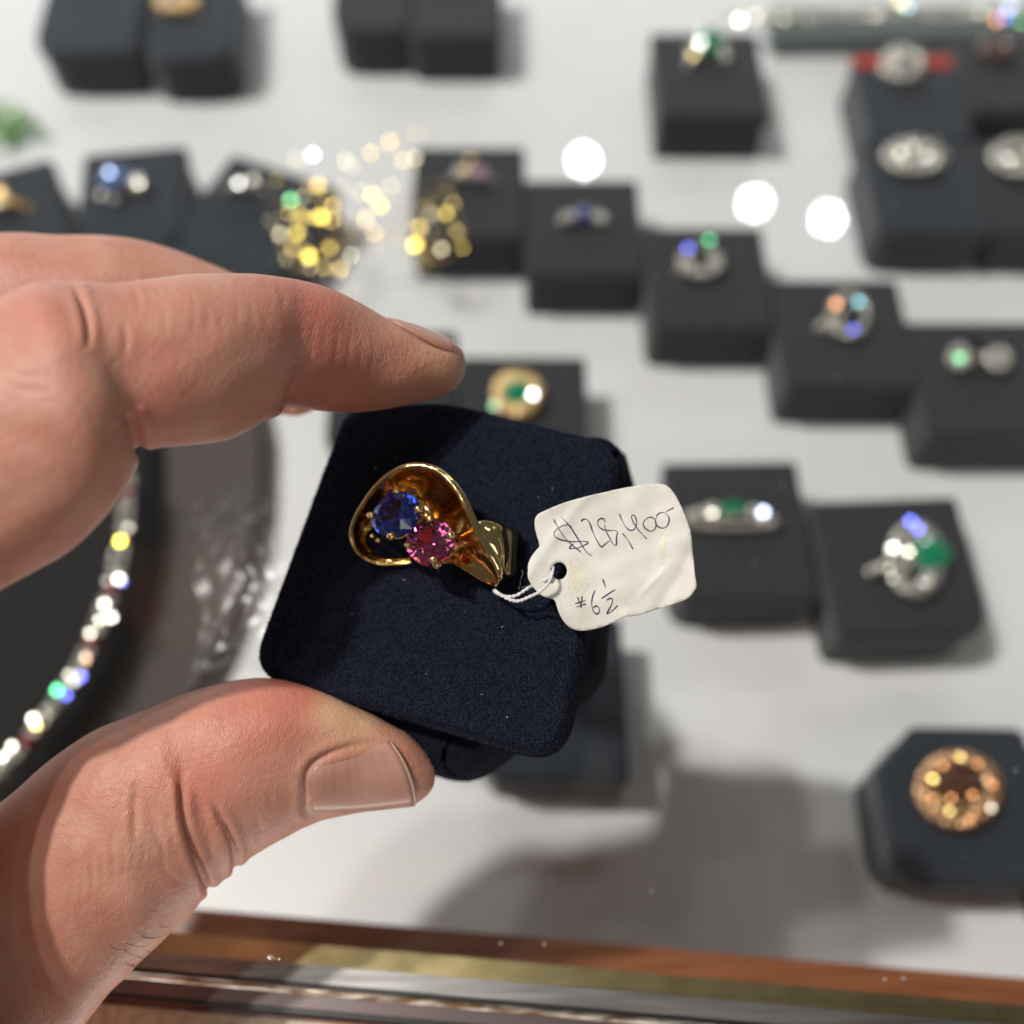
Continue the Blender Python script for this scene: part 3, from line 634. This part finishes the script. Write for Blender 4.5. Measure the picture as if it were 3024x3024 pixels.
for a in [(512, 358, .90, .05, 505, 300), (288, 572, .88, .052, 262, 590), (465, 752, .92, .062, 455, 800), (700, 518, .95, .062, 730, 500), (770, 575, .94, .042, 760, 540), (798, 603, .97, .05, 790, 570), (606, 832, .95, .042, 585, 850), (985, 748, .97, .06, 1045, 780), (830, 960, .96, .055, 850, 1010), (862, 1005, .86, .062, 850, 1030), (350, 792, .62, .038, 350, 820), (300, 752, .64, .032, 300, 780)]:
    prong(*a)
V, F = tube([rp(x, y, h) for x, y, h in [(690, 410, .80), (740, 470, .84), (790, 530, .88), (820, 560, .86)]], [.03, .05, .05, .035], 9); under(mesh('claw_bar', V, F, M_gold, None, True), gr)

# ------------------------------------------------------------------ price tag (picture points from a crop at 1450,1350)
def c3(x, y): return 1450 + x * .3623, 1350 + y * .3623
TN = (RIGHT * -.10 + UP * .12 - FWD * 1).normalized(); TO = at(*c3(950, 800), 13.15)
def tagp(x, y, off=0):
    u, v = (x - 950) / 700, (y - 800) / 600
    h = .10 * u * u + .05 * math.sin(2.2 * v + u)
    d1 = (x - 1480) * .85 + (y - 1050) * .5                     # fold toward the lower right
    h += .20 * max(0, d1 / 260) ** 1.5 if d1 > 0 else 0
    h -= .05 * math.exp(-(d1 / 60) ** 2)
    h += .035 * math.exp(-(((x - 620) * .75 + (y - 520) * .55) / 45) ** 2) - .03 * math.exp(-(((x - 430) * .8 - (y - 800) * .3) / 50) ** 2)
    h += .022 * math.exp(-(((x - 1330) * .7 + (y - 1010) * .7) / 22) ** 2) * math.exp(-((x - 1330) / 120) ** 2)
    h += .05 * math.exp(-((x - 1110) / 60) ** 2 - ((y - 1290) / 40) ** 2) + .012 * math.sin(x / 95 + y / 70) * math.sin(y / 80)
    r = ray(*c3(x, y)); b = TO + TN * (h * .65 + off); return CP + r * ((b - CP).dot(TN) / r.dot(TN))
ol = [(300, 930), (303, 870), (330, 810), (368, 758), (392, 730), (388, 690), (362, 600), (355, 530), (370, 480), (420, 445), (600, 370), (800, 315), (1060, 255), (1200, 232), (1320, 215), (1400, 220), (1450, 245), (1500, 305), (1545, 390), (1600, 520), (1632, 640), (1645, 800), (1660, 960), (1672, 1040), (1655, 1085), (1600, 1150), (1500, 1190), (1340, 1245), (1200, 1290), (1110, 1300), (1060, 1320), (990, 1352), (870, 1395), (740, 1415), (655, 1395), (595, 1340), (552, 1260), (522, 1170), (480, 1150), (430, 1135), (380, 1100), (330, 1040), (302, 980)]
ol = [tuple(p) for p in catmull(ol + [ol[0]], 4)[:-1]]
hole = [(555 + 64 * math.cos(a), 927 + 71 * math.sin(a)) for a in np.linspace(0, 2 * math.pi, 33)[:-1]]
def inpoly(x, y, P):
    c = False; j = len(P) - 1
    for i in range(len(P)):
        if (P[i][1] > y) != (P[j][1] > y) and x < (P[j][0] - P[i][0]) * (y - P[i][1]) / (P[j][1] - P[i][1]) + P[i][0]: c = not c
        j = i
    return c
pts = [Vector(p) for p in ol] + [Vector(p) for p in hole]
n1, n2 = len(ol), len(hole); edges = [(i, (i + 1) % n1) for i in range(n1)] + [(n1 + i, n1 + (i + 1) % n2) for i in range(n2)]
for gx in range(300, 1690, 24):
    for gy in range(210, 1430, 24):
        if inpoly(gx, gy, ol) and min((gx - a) ** 2 + (gy - b) ** 2 for a, b in ol) > 150 and (gx - 555) ** 2 + (gy - 927) ** 2 > 85 ** 2: pts.append(Vector((gx, gy)))
vo, eo, fo, *_ = delaunay_2d_cdt(pts, edges, [], 0, 1e-5)
fs = []
for f in fo:
    cx = sum(vo[i][0] for i in f) / len(f); cy = sum(vo[i][1] for i in f) / len(f)
    if inpoly(cx, cy, ol) and not inpoly(cx, cy, hole): fs.append(tuple(f))
tg = empty('price_tag', tagp(555, 1010), 'white paper price tag handwritten $28,400 hanging from the gold ring', 'price tag')
o = fixn(under(mesh('paper', [tagp(v[0], v[1]) for v in vo], fs, M_paper, None, True), tg))
if sum(p.normal.dot(PN) * p.area for p in o.data.polygons) < 0: o.data.flip_normals()
md = o.modifiers.new('s', 'SOLIDIFY'); md.thickness = .025; md.offset = -1
strokes = [[(510, 505), (545, 572), (600, 655), (665, 720), (735, 775)], [(570, 485), (640, 560), (730, 700), (775, 770), (820, 803)],
 [(655, 572), (630, 552), (590, 556), (545, 578), (515, 612), (517, 642), (560, 670), (650, 688), (740, 686), (790, 692), (770, 712), (705, 738), (642, 745), (648, 725), (672, 706)],
 [(735, 528), (745, 510), (772, 505), (795, 522), (812, 558), (828, 605), (850, 655), (895, 728), (925, 712), (965, 680)],
 [(928, 535), (920, 505), (893, 500), (868, 525), (878, 565), (925, 595), (985, 597), (1028, 605), (1022, 660), (1020, 718), (990, 700), (962, 650), (935, 595), (925, 548)],
 [(1070, 620), (1100, 655), (1130, 700), (1158, 752)],
 [(1045, 460), (1070, 520), (1098, 568), (1132, 595), (1165, 588), (1185, 550), (1182, 505), (1165, 472), (1145, 482), (1155, 520), (1195, 585), (1235, 630), (1270, 668)],
 [(1332, 505), (1305, 488), (1268, 500), (1240, 540), (1255, 578), (1300, 603), (1335, 585), (1345, 545), (1335, 508)],
 [(1345, 480), (1375, 455), (1410, 452), (1445, 480), (1450, 525), (1430, 565), (1395, 578), (1355, 560), (1338, 520), (1350, 485)],
 [(1425, 445), (1455, 428), (1492, 410)],
 [(705, 1140), (722, 1185), (742, 1232)], [(742, 1130), (738, 1180), (728, 1228)], [(685, 1195), (730, 1180), (772, 1168)], [(695, 1222), (735, 1208), (775, 1196)],
 [(848, 1085), (828, 1135), (820, 1195), (832, 1252), (858, 1278), (882, 1262), (880, 1228), (856, 1212), (834, 1228)],
 [(912, 993), (922, 1030), (935, 1066)], [(898, 1152), (950, 1118), (1012, 1078)],
 [(942, 1166), (970, 1150), (990, 1162), (985, 1195), (962, 1240), (945, 1276), (990, 1250), (1032, 1208)]]
for part_, part_label in ((strokes[:10], 'violet handwritten price'), (strokes[10:], 'violet handwritten ring size')):
  V = []; F = []
  for st in part_:
    C_ = catmull(st, 6); b0 = len(V)
    for i, p in enumerate(C_):
        d = C_[min(i + 1, len(C_) - 1)] - C_[max(i - 1, 0)]; d = d / (np.linalg.norm(d) + 1e-9); nrm = np.array((-d[1], d[0])) * 4.3 * (1 + .35 * math.sin(i * .33 + C_[0][0])); fade = .5 if i in (0, len(C_) - 1) else 1
        a, b = p + nrm * fade, p - nrm * fade; V += [tagp(a[0], a[1], .007), tagp(b[0], b[1], .007)]
        if i: F.append((b0 + 2 * i - 2, b0 + 2 * i - 1, b0 + 2 * i + 1, b0 + 2 * i))
  under(mesh('handwriting', V, F, M_ink), tg)['label'] = part_label
rs = random.Random(8); V = []; F = []
for i in range(260):
    if rs.random() < .7: x, y = rs.gauss(720, 45), rs.gauss(980, 110)
    else: x, y = rs.gauss(1395, 14) , rs.gauss(720, 80)
    r = rs.uniform(3, 10)
    if (x - 555) ** 2 + (y - 927) ** 2 < 90 ** 2: continue
    b0 = len(V); k = rs.randint(4, 6)
    for j in range(k): a = 6.28 * j / k + rs.random(); V.append(tagp(x + math.cos(a) * r, y + math.sin(a) * r * 1.6, .003 + i * .000008))
    F.append(tuple(range(b0, b0 + k)))
o = under(mesh('glue_residue', V, F, M_glue), tg); o['kind'] = 'stuff'
# string: two twisted strands from the hole, over the tag edge, to the ring
def strand(ctrl, ph):
    C_ = catmull(ctrl, 14); path = [pad(*c3(x, y), h) if False else at(*c3(x, y), D) for x, y, D in C_]; out = []
    V1 = []
    for s in (0, math.pi):
        pp = []
        for i, p in enumerate(path):
            a = i * .55 + s + ph; pp.append(p + (UP * math.cos(a) - FWD * math.sin(a)) * .012)
        V1.append(tube(pp, .014, 6))
    return join(V1)
s1 = [(510, 900, 13.22), (500, 955, 13.0), (478, 1010, 12.95), (440, 1060, 12.96), (385, 1105, 12.98), (310, 1140, 13.15), (225, 1172, 13.2), (150, 1160, 13.3), (70, 1115, 13.45), (30, 1085, 13.6)]
s2 = [(500, 930, 13.15), (470, 985, 13.1), (400, 1020, 13.2), (335, 1050, 13.25), (290, 1075, 13.2), (200, 1130, 13.3), (110, 1135, 13.4), (50, 1110, 13.5), (20, 1090, 13.65)]
V, F = join([strand(s1, 0), strand(s2, 1)]); under(mesh('string', V, F, M_string, None, True), tg)
s3 = [(100, 1010, 13.15), (110, 1060, 13.12), (130, 1100, 13.12), (150, 1105, 13.12), (165, 1060, 13.12), (180, 1000, 13.15)]
parts = []; rs = random.Random(6)
for i in range(6):
    x, y = rs.uniform(200, 320), rs.uniform(900, 1080); D = 13.3; pp = []
    a = rs.uniform(0, 6.28)
    for k in range(6): pp.append(at(*c3(x, y), D)); a += rs.uniform(-1, 1); x += 16 * math.cos(a); y += 16 * math.sin(a)
    parts.append(tube(pp, .0011, 4))
V, F = join(parts); o = under(mesh('string_fuzz', V, F, M_string), tg); o['kind'] = 'stuff'

# ------------------------------------------------------------------ the hand
def c4(x, y): return x * .7764, 600 + y * .7764
def c5(x, y): return x * .7764, 1900 + y * .7764
def limb(secs, n_=6, seg=40, power=2.0):
    # secs: (top x, top y, bottom x, bottom y, depth, thickness ratio) in 3024 px
    P = catmull(secs, n_); V = []
    for (x1, y1, x2, y2, D, k) in P:
        a, b = at(x1, y1, D), at(x2, y2, D); c = (a + b) / 2; h = (a - b) / 2; vd = (c - CP).normalized() * h.length * k
        for j in range(seg):
            t = 2 * math.pi * j / seg; ct, st = math.cos(t), math.sin(t)
            V.append(c + h * math.copysign(abs(ct) ** (2 / power), ct) + vd * math.copysign(abs(st) ** (2 / power), st))
    n2 = len(P); F = [(i * seg + j, (i + 1) * seg + j, (i + 1) * seg + (j + 1) % seg, i * seg + (j + 1) % seg) for i in range(n2 - 1) for j in range(seg)]
    F += [tuple(range(seg)), tuple((n2 - 1) * seg + j for j in range(seg))[::-1]]
    return V, F
def S4(a, b, D, k): return (*c4(*a), *c4(*b), D, k)
def S5(a, b, D, k): return (*c5(*a), *c5(*b), D, k)
index = [S4((-500, 560), (-430, 1830), 11.80, .75), S4((-230, 430), (-60, 1520), 11.70, .78), S4((-40, 372), (110, 1412), 11.65, .80), S4((60, 330), (255, 1325), 11.65, .82), S4((110, 305), (400, 1200), 11.65, .85), S4((165, 296), (475, 1085), 11.68, .88), S4((230, 293), (516, 990), 11.75, .9),
         S4((310, 296), (528, 925), 11.85, .92), S4((420, 300), (570, 930), 11.97, .92), S4((560, 288), (700, 925), 12.15, .93), S4((700, 273), (800, 912), 12.35, .95), S4((840, 265), (890, 890), 12.55, .95), S4((960, 267), (975, 852), 12.78, .96), S4((1070, 280), (1055, 806), 13.00, .97),
         S4((1160, 298), (1120, 775), 13.25, .97), S4((1270, 332), (1200, 792), 13.50, .97), S4((1380, 384), (1300, 800), 13.77, .96), S4((1480, 438), (1420, 788), 13.98, .95), S4((1580, 470), (1530, 770), 14.15, .95), S4((1670, 505), (1610, 757), 14.30, .95), S4((1730, 533), (1668, 742), 14.38, .95), S4((1762, 560), (1712, 722), 14.42, .9), S4((1774, 596), (1748, 690), 14.43, .8), S4((1777, 625), (1770, 655), 14.43, .6)]
middle = [S4((-300, 130), (-300, 700), 15.3, .85), S4((0, 110), (0, 640), 15.4, .88), S4((200, 116), (200, 620), 15.5, .9), S4((400, 121), (390, 600), 15.6, .9), S4((520, 134), (500, 590), 15.7, .9), S4((640, 168), (600, 610), 15.8, .9), S4((760, 212), (680, 640), 15.9, .9), S4((880, 262), (780, 690), 16.0, .9), S4((1000, 340), (880, 750), 16.0, .9), S4((1120, 440), (1000, 790), 16.0, .9), S4((1210, 540), (1090, 806), 16.0, .88), S4((1260, 640), (1170, 800), 16.0, .8), S4((1270, 700), (1230, 770), 16.0, .6)]
thumb = [S5((-560, 1150), (0, 2300), 13.4, .65), S5((-300, 850), (140, 1900), 13.75, .7), S5((-120, 700), (230, 1600), 13.9, .74), S5((0, 608), (325, 1448), 13.85, .78), S5((100, 520), (400, 1350), 13.85, .8), S5((230, 412), (485, 1262), 13.9, .82), S5((340, 340), (575, 1175), 13.9, .84), S5((450, 292), (660, 1090), 13.95, .85),
         S5((560, 248), (745, 1010), 13.95, .86), S5((640, 215), (800, 930), 14.0, .86), S5((720, 183), (850, 905), 14.0, .86), S5((820, 155), (905, 852), 14.0, .86), S5((920, 138), (985, 800), 14.0, .85), S5((1020, 134), (1070, 750), 14.0, .84), S5((1140, 152), (1160, 700), 14.0, .82), S5((1250, 190), (1260, 668), 14.0, .80), S5((1350, 240), (1370, 645), 14.0, .78), S5((1450, 285), (1470, 632), 14.0, .76), S5((1540, 335), (1560, 620), 14.0, .72), S5((1610, 395), (1620, 590), 14.0, .66), S5((1655, 455), (1655, 545), 14.0, .5)]
palm = [(-200, 1150, -260, 1950, 12.2, .75), (-330, 1100, -250, 2150, 12.4, .7), (-600, 1500, -150, 2800, 12.7, .6), (-740, 2100, 60, 3450, 12.7, .6), (-780, 3000, 480, 4200, 12.1, .6), (-700, 4200, 1300, 5000, 11.0, .6)]
V, F = join([limb(index), limb(middle), limb(thumb), limb(palm)])
hand = mesh('person', V, F, None); fixn(hand)
md = hand.modifiers.new('r', 'REMESH'); md.mode = 'VOXEL'; md.voxel_size = .036
md = hand.modifiers.new('s', 'SMOOTH'); md.iterations = 12; md.factor = .6
dg = bpy.context.evaluated_depsgraph_get(); me = bpy.data.meshes.new_from_object(hand.evaluated_get(dg)); hand.modifiers.clear(); old = hand.data; hand.data = me; bpy.data.meshes.remove(old)
nV = len(me.vertices); co = np.empty(nV * 3); me.vertices.foreach_get('co', co); co = co.reshape(-1, 3); no = np.empty(nV * 3); me.vertices.foreach_get('normal', no); no = no.reshape(-1, 3)
d = co - np.array(CP); Dp = d @ np.array(FWD); px = 1512 + 3024 * (d @ np.array(RIGHT)) / Dp; py = 1512 - 3024 * (d @ np.array(UP)) / Dp
front = np.clip(-(no * d).sum(1) / np.linalg.norm(d, axis=1) * 3 + .9, 0, 1)
disp = np.zeros(nV)
def polydist(P):
    P = np.array(P, float); best = np.full(nV, 1e9); par = np.zeros(nV); n_ = len(P) - 1
    for k, (a, b) in enumerate(zip(P[:-1], P[1:])):
        e = b - a; t = np.clip(((px - a[0]) * e[0] + (py - a[1]) * e[1]) / (e @ e), 0, 1)
        q = np.hypot(px - a[0] - t * e[0], py - a[1] - t * e[1]); m_ = q < best; best = np.where(m_, q, best); par = np.where(m_, (k + t) / n_, par)
    return best, par
def crease(P, depth, w, f=c4, raise_=.5, endfull=False):
    global disp
    C_ = catmull([f(*p) for p in P], 5); q, par = polydist(C_)
    tp = np.clip(par * 3.2, .0, 1) * (1 if endfull else np.clip((1 - par) * 3.2, 0, 1)); tp = tp * tp * (3 - 2 * tp)
    disp += (-depth * np.exp(-(q / w) ** 2) + depth * raise_ * np.exp(-((q - 2.8 * w) / (1.8 * w)) ** 2)) * front * tp
near_i = (Dp < 15.2)
# index finger creases
crease([(262, 300), (300, 350), (325, 420), (335, 500), (332, 570)], .05, 8)
crease([(490, 305), (520, 350), (535, 410)], .012, 7); crease([(468, 440), (478, 520), (470, 600)], .014, 8)
crease([(1135, 590), (1132, 650), (1112, 710), (1085, 780)], .05, 13, c4, .4, True)
crease([(470, 790), (505, 850), (524, 940)], .07, 13, c4, .4, True)
crease([(0, 500), (50, 530), (120, 565), (200, 580)], .014, 6); crease([(0, 620), (90, 650), (200, 655)], .008, 6); crease([(20, 690), (120, 715), (230, 712)], .008, 6)
crease([(1050, 300), (1075, 350), (1080, 420)], .008, 8); crease([(850, 290), (870, 340)], .006, 7)
# thumb creases
crease([(680, 440), (688, 540), (690, 620), (705, 700), (735, 790), (762, 860), (790, 930)], .075, 9, c5, .5, True)
crease([(795, 590), (830, 650), (865, 710), (888, 780), (900, 870)], .050, 8, c5, .5, True)
crease([(530, 490), (515, 600), (512, 700), (520, 790)], .022, 8, c5)
crease([(570, 640), (600, 740), (640, 830)], .018, 8, c5); crease([(600, 820), (640, 880), (700, 920)], .015, 8, c5)
crease([(430, 700), (425, 800), (450, 880)], .010, 8, c5); crease([(350, 740), (345, 850), (370, 930)], .008, 8, c5); crease([(790, 700), (800, 770), (795, 830)], .010, 7, c5)
crease([(960, 640), (985, 700), (985, 780)], .010, 8, c5); crease([(1020, 560), (1035, 620)], .008, 7, c5)
for k in range(14): x = 150 + k * 38; crease([(x, 900 - k * 18), (x + 12, 960 - k * 18), (x + 8, 1040 - k * 16)], .005, 6, c5)
for k in range(9): x = 560 + k * 55; crease([(x, 330 + (k % 3) * 40), (x + 14, 400 + (k % 3) * 40), (x + 8, 480 + (k % 2) * 60)], .004, 6)
for k in range(11): x = 240 + k * 42; crease([(x, 1120 - k * 40), (x + 26, 1010 - k * 36), (x + 22, 900 - k * 30)], .005, 7, c5)
for k in range(7): x = 1150 + k * 46; crease([(x, 420 + k * 14), (x - 8, 520 + k * 10), (x - 26, 640 + k * 8)], .0035, 6)
crease([(600, 470), (640, 540), (645, 640), (630, 720)], .007, 8, c5); crease([(740, 560), (770, 640), (790, 740)], .010, 8, c5); crease([(640, 560), (655, 640), (660, 720)], .008, 7, c5)
disp += .012 * np.sin(px / 61 + 2 * np.sin(py / 83)) * np.sin(py / 57 + 1.5 * np.sin(px / 97))
# nail folds
crease([(1500, 375), (1400, 380), (1300, 402), (1215, 440), (1168, 488), (1158, 560), (1160, 640), (1200, 658), (1300, 650)], .032, 8, c5, .6)
crease([(1480, 440), (1560, 490), (1640, 535), (1725, 575)], .03, 7, c4, .5)
co2 = co + no * disp[:, None]; me.vertices.foreach_set('co', co2.ravel())
# skin colour attribute: pale where pressed, redder at the joints
def blob(x, y, r, f): X, Y = f(x, y); return np.exp(-((px - X) ** 2 + (py - Y) ** 2) / (r * .7764) ** 2)
pale = np.clip(blob(1380, 305, 95, c5) + blob(1270, 265, 90, c5) + .7 * blob(1700, 640, 90, c4) + .5 * blob(1620, 560, 60, c4), 0, 1)
red = np.clip(.7 * blob(1220, 380, 170, c4) + .6 * blob(1000, 190, 170, c5) + .5 * blob(800, 500, 200, c5) + .4 * blob(150, 450, 180, c4) + .7 * blob(1180, 185, 80, c5) + .3 * blob(600, 800, 200, c4) + .5 * blob(1250, 700, 200, c4), 0, 1)
base = np.array((.56, .295, .212)); cp_ = np.array((.66, .44, .27)); cr_ = np.array((.60, .17, .13))
colr = base + (cr_ - base) * red[:, None] * .8; colr = colr + (cp_ - colr) * pale[:, None] * .8
at_ = me.color_attributes.new('tone', 'FLOAT_COLOR', 'POINT'); at_.data.foreach_set('color', np.hstack([colr, np.ones((nV, 1))]).ravel())
me.polygons.foreach_set('use_smooth', [True] * len(me.polygons)); me.update()
M_skin = mat('skin', (.56, .3, .2), .46, 0, Subsurface_Weight=.55, Subsurface_Scale=1.0); b_ = B(M_skin)
b_.inputs['Subsurface Radius'].default_value = (.16, .055, .03); b_.inputs['Specular IOR Level'].default_value = .42
ca = N(M_skin, 'ShaderNodeVertexColor', layer_name='tone'); nz = N(M_skin, 'ShaderNodeTexNoise', i_Scale=1.5, i_Detail=7); L(M_skin, coords(M_skin), nz.inputs['Vector'])
rmp = N(M_skin, 'ShaderNodeValToRGB'); rmp.color_ramp.elements[0].position = .3; rmp.color_ramp.elements[1].position = .7
rmp.color_ramp.elements[0].color = (.94, .76, .72, 1); rmp.color_ramp.elements[1].color = (1.05, 1.05, 1.05, 1); L(M_skin, nz.outputs[0], rmp.inputs[0])
mm = N(M_skin, 'ShaderNodeMix', data_type='RGBA', blend_type='MULTIPLY'); mm.inputs[0].default_value = 1; L(M_skin, ca.outputs[0], mm.inputs[6]); L(M_skin, rmp.outputs[0], mm.inputs[7]); L(M_skin, mm.outputs[2], b_.inputs['Base Color'])
v1 = N(M_skin, 'ShaderNodeTexVoronoi', i_Scale=24); v1.feature = 'DISTANCE_TO_EDGE'; mp = N(M_skin, 'ShaderNodeMapping'); mp.inputs['Rotation'].default_value = (0, 0, .35); mp.inputs['Scale'].default_value = (1.0, .55, .8); L(M_skin, coords(M_skin), mp.inputs[0]); L(M_skin, mp.outputs[0], v1.inputs['Vector'])
n1_ = bump(M_skin, v1.outputs[0], .38, .013)
nz2 = N(M_skin, 'ShaderNodeTexNoise', i_Scale=14, i_Detail=6); L(M_skin, coords(M_skin), nz2.inputs['Vector']); n2_ = bump(M_skin, nz2.outputs[0], .5, .03, n1_)
wv = N(M_skin, 'ShaderNodeTexWave', i_Scale=9, i_Distortion=6, i_Detail=3); wv.inputs['Detail Scale'].default_value = 1.5; L(M_skin, mp.outputs[0], wv.inputs['Vector']); bump(M_skin, wv.outputs[0], .12, .013, n2_)
nz3 = N(M_skin, 'ShaderNodeTexVoronoi', i_Scale=42); nz3.inputs['Randomness'].default_value = 1; L(M_skin, coords(M_skin), nz3.inputs['Vector'])
pv = B(M_skin).inputs['Normal'].links[0].from_socket; bump(M_skin, nz3.outputs[0], .22, .01, pv)
rr_ = N(M_skin, 'ShaderNodeMapRange'); rr_.inputs['To Min'].default_value = .34; rr_.inputs['To Max'].default_value = .58; L(M_skin, nz2.outputs[0], rr_.inputs[0]); L(M_skin, rr_.outputs[0], B(M_skin).inputs['Roughness'])
me.materials.append(M_skin)
tag(hand, 'left hand reaching in from the left, pinching the navy block between index finger and thumb', 'person')
# nails
bvh = BVHTree.FromObject(hand, bpy.context.evaluated_depsgraph_get())
def nail(f, corners, off, nu=30, nv=22, bulge=.0, hmin=0, edge=.88):
    # corners: rows of (x, y) from one side of the nail to the other, each row from root to tip
    rows = [catmull([f(*p) for p in r], 10) for r in corners]; rows = [np.array([r[int(round(i * (len(r) - 1) / (nu - 1)))] for i in range(nu)]) for r in rows]
    G = np.array([catmull([rows[k][i] for k in range(len(rows))], 12) for i in range(nu)])     # nu x m x 2
    m_ = G.shape[1]; A = []; z = []; pts_ = []
    for i in range(nu):
        for j in range(m_):
            x, y = G[i, j]; r = ray(x, y); h = bvh.ray_cast(CP, r.normalized()); s, t = i / (nu - 1), j / (m_ - 1); pts_.append((x, y, s, t))
            if h[0] is not None:
                D = (h[0] - CP).dot(FWD)
                if D < 15.6: A.append((1, s, t, s * s, s * t, t * t)); z.append(D)
    cf = np.linalg.lstsq(np.array(A), np.array(z), rcond=None)[0]; V = []
    for x, y, s, t in pts_:
        sink = max((1 - t) ** 14, (1 - s) ** 14); D = float(np.dot((1, s, t, s * s, s * t, t * t), cf)) - off * (1 - 1.7 * sink) + .035 * (2 * t - 1) ** 2; V.append(at(x, y, D))
    F1 = []; F2 = []
    for i in range(nu - 1):
        for j in range(m_ - 1):
            q = (i * m_ + j, (i + 1) * m_ + j, (i + 1) * m_ + j + 1, i * m_ + j + 1); (F2 if i / (nu - 1) > edge else F1).append(q)
    o = mesh('nail', V, F1, M_nail, None, True); 
    for fc, nm, par in ((F1, 'nail', hand), ):
        pass
    o.parent = hand; md = o.modifiers.new('s', 'SOLIDIFY'); md.thickness = .008; md.offset = -1
    e = mesh('free_edge', V, F2, M_nedge, o, True); md = e.modifiers.new('s', 'SOLIDIFY'); md.thickness = .008; md.offset = -1
    return o
nail(c5, [[(1195, 470), (1250, 428), (1330, 398), (1410, 382), (1490, 374)], [(1172, 515), (1260, 490), (1340, 468), (1430, 450), (1535, 440)], [(1165, 570), (1260, 560), (1350, 550), (1460, 538), (1570, 520)], [(1168, 625), (1260, 622), (1370, 616), (1480, 606), (1585, 592)], [(1195, 650), (1290, 646), (1390, 638), (1490, 628), (1578, 618)]], .035, edge=.965)
nail(c4, [[(1478, 436), (1540, 452), (1600, 470), (1665, 495), (1722, 522)], [(1500, 452), (1560, 478), (1620, 504), (1680, 528), (1730, 545)], [(1520, 468), (1575, 500), (1630, 530), (1685, 556), (1727, 572)]], .05, edge=.94)
# fine dark hairs at the wrist side of the thumb
parts = []; rs = random.Random(4)
for (x0, y0, x1, y1) in [(535, 1115, 640, 1108), (545, 1118, 610, 1112), (480, 1140, 560, 1150), (470, 1162, 530, 1192), (520, 1190, 570, 1195), (500, 1225, 560, 1205), (480, 1222, 540, 1226), (420, 1150, 470, 1160), (610, 1075, 655, 1068), (560, 1172, 590, 1160)]:
    A_ = [];
    for t in np.linspace(0, 1, 7):
        x, y = c5(x0 + (x1 - x0) * t, y0 + (y1 - y0) * t + 8 * math.sin(t * 3)); h = bvh.ray_cast(CP, ray(x, y).normalized()); D = (h[0] - CP).dot(FWD) - .03 - .06 * t if h[0] is not None and (h[0] - CP).dot(FWD) < 15.5 else 13.7
        A_.append(at(x, y, D))
    parts.append(tube(A_, [.0035 * (1 - .8 * t) + .0008 for t in np.linspace(0, 1, 7)], 4))
V, F = join(parts); o = mesh('hair', V, F, M_hair, hand); o['kind'] = 'stuff'
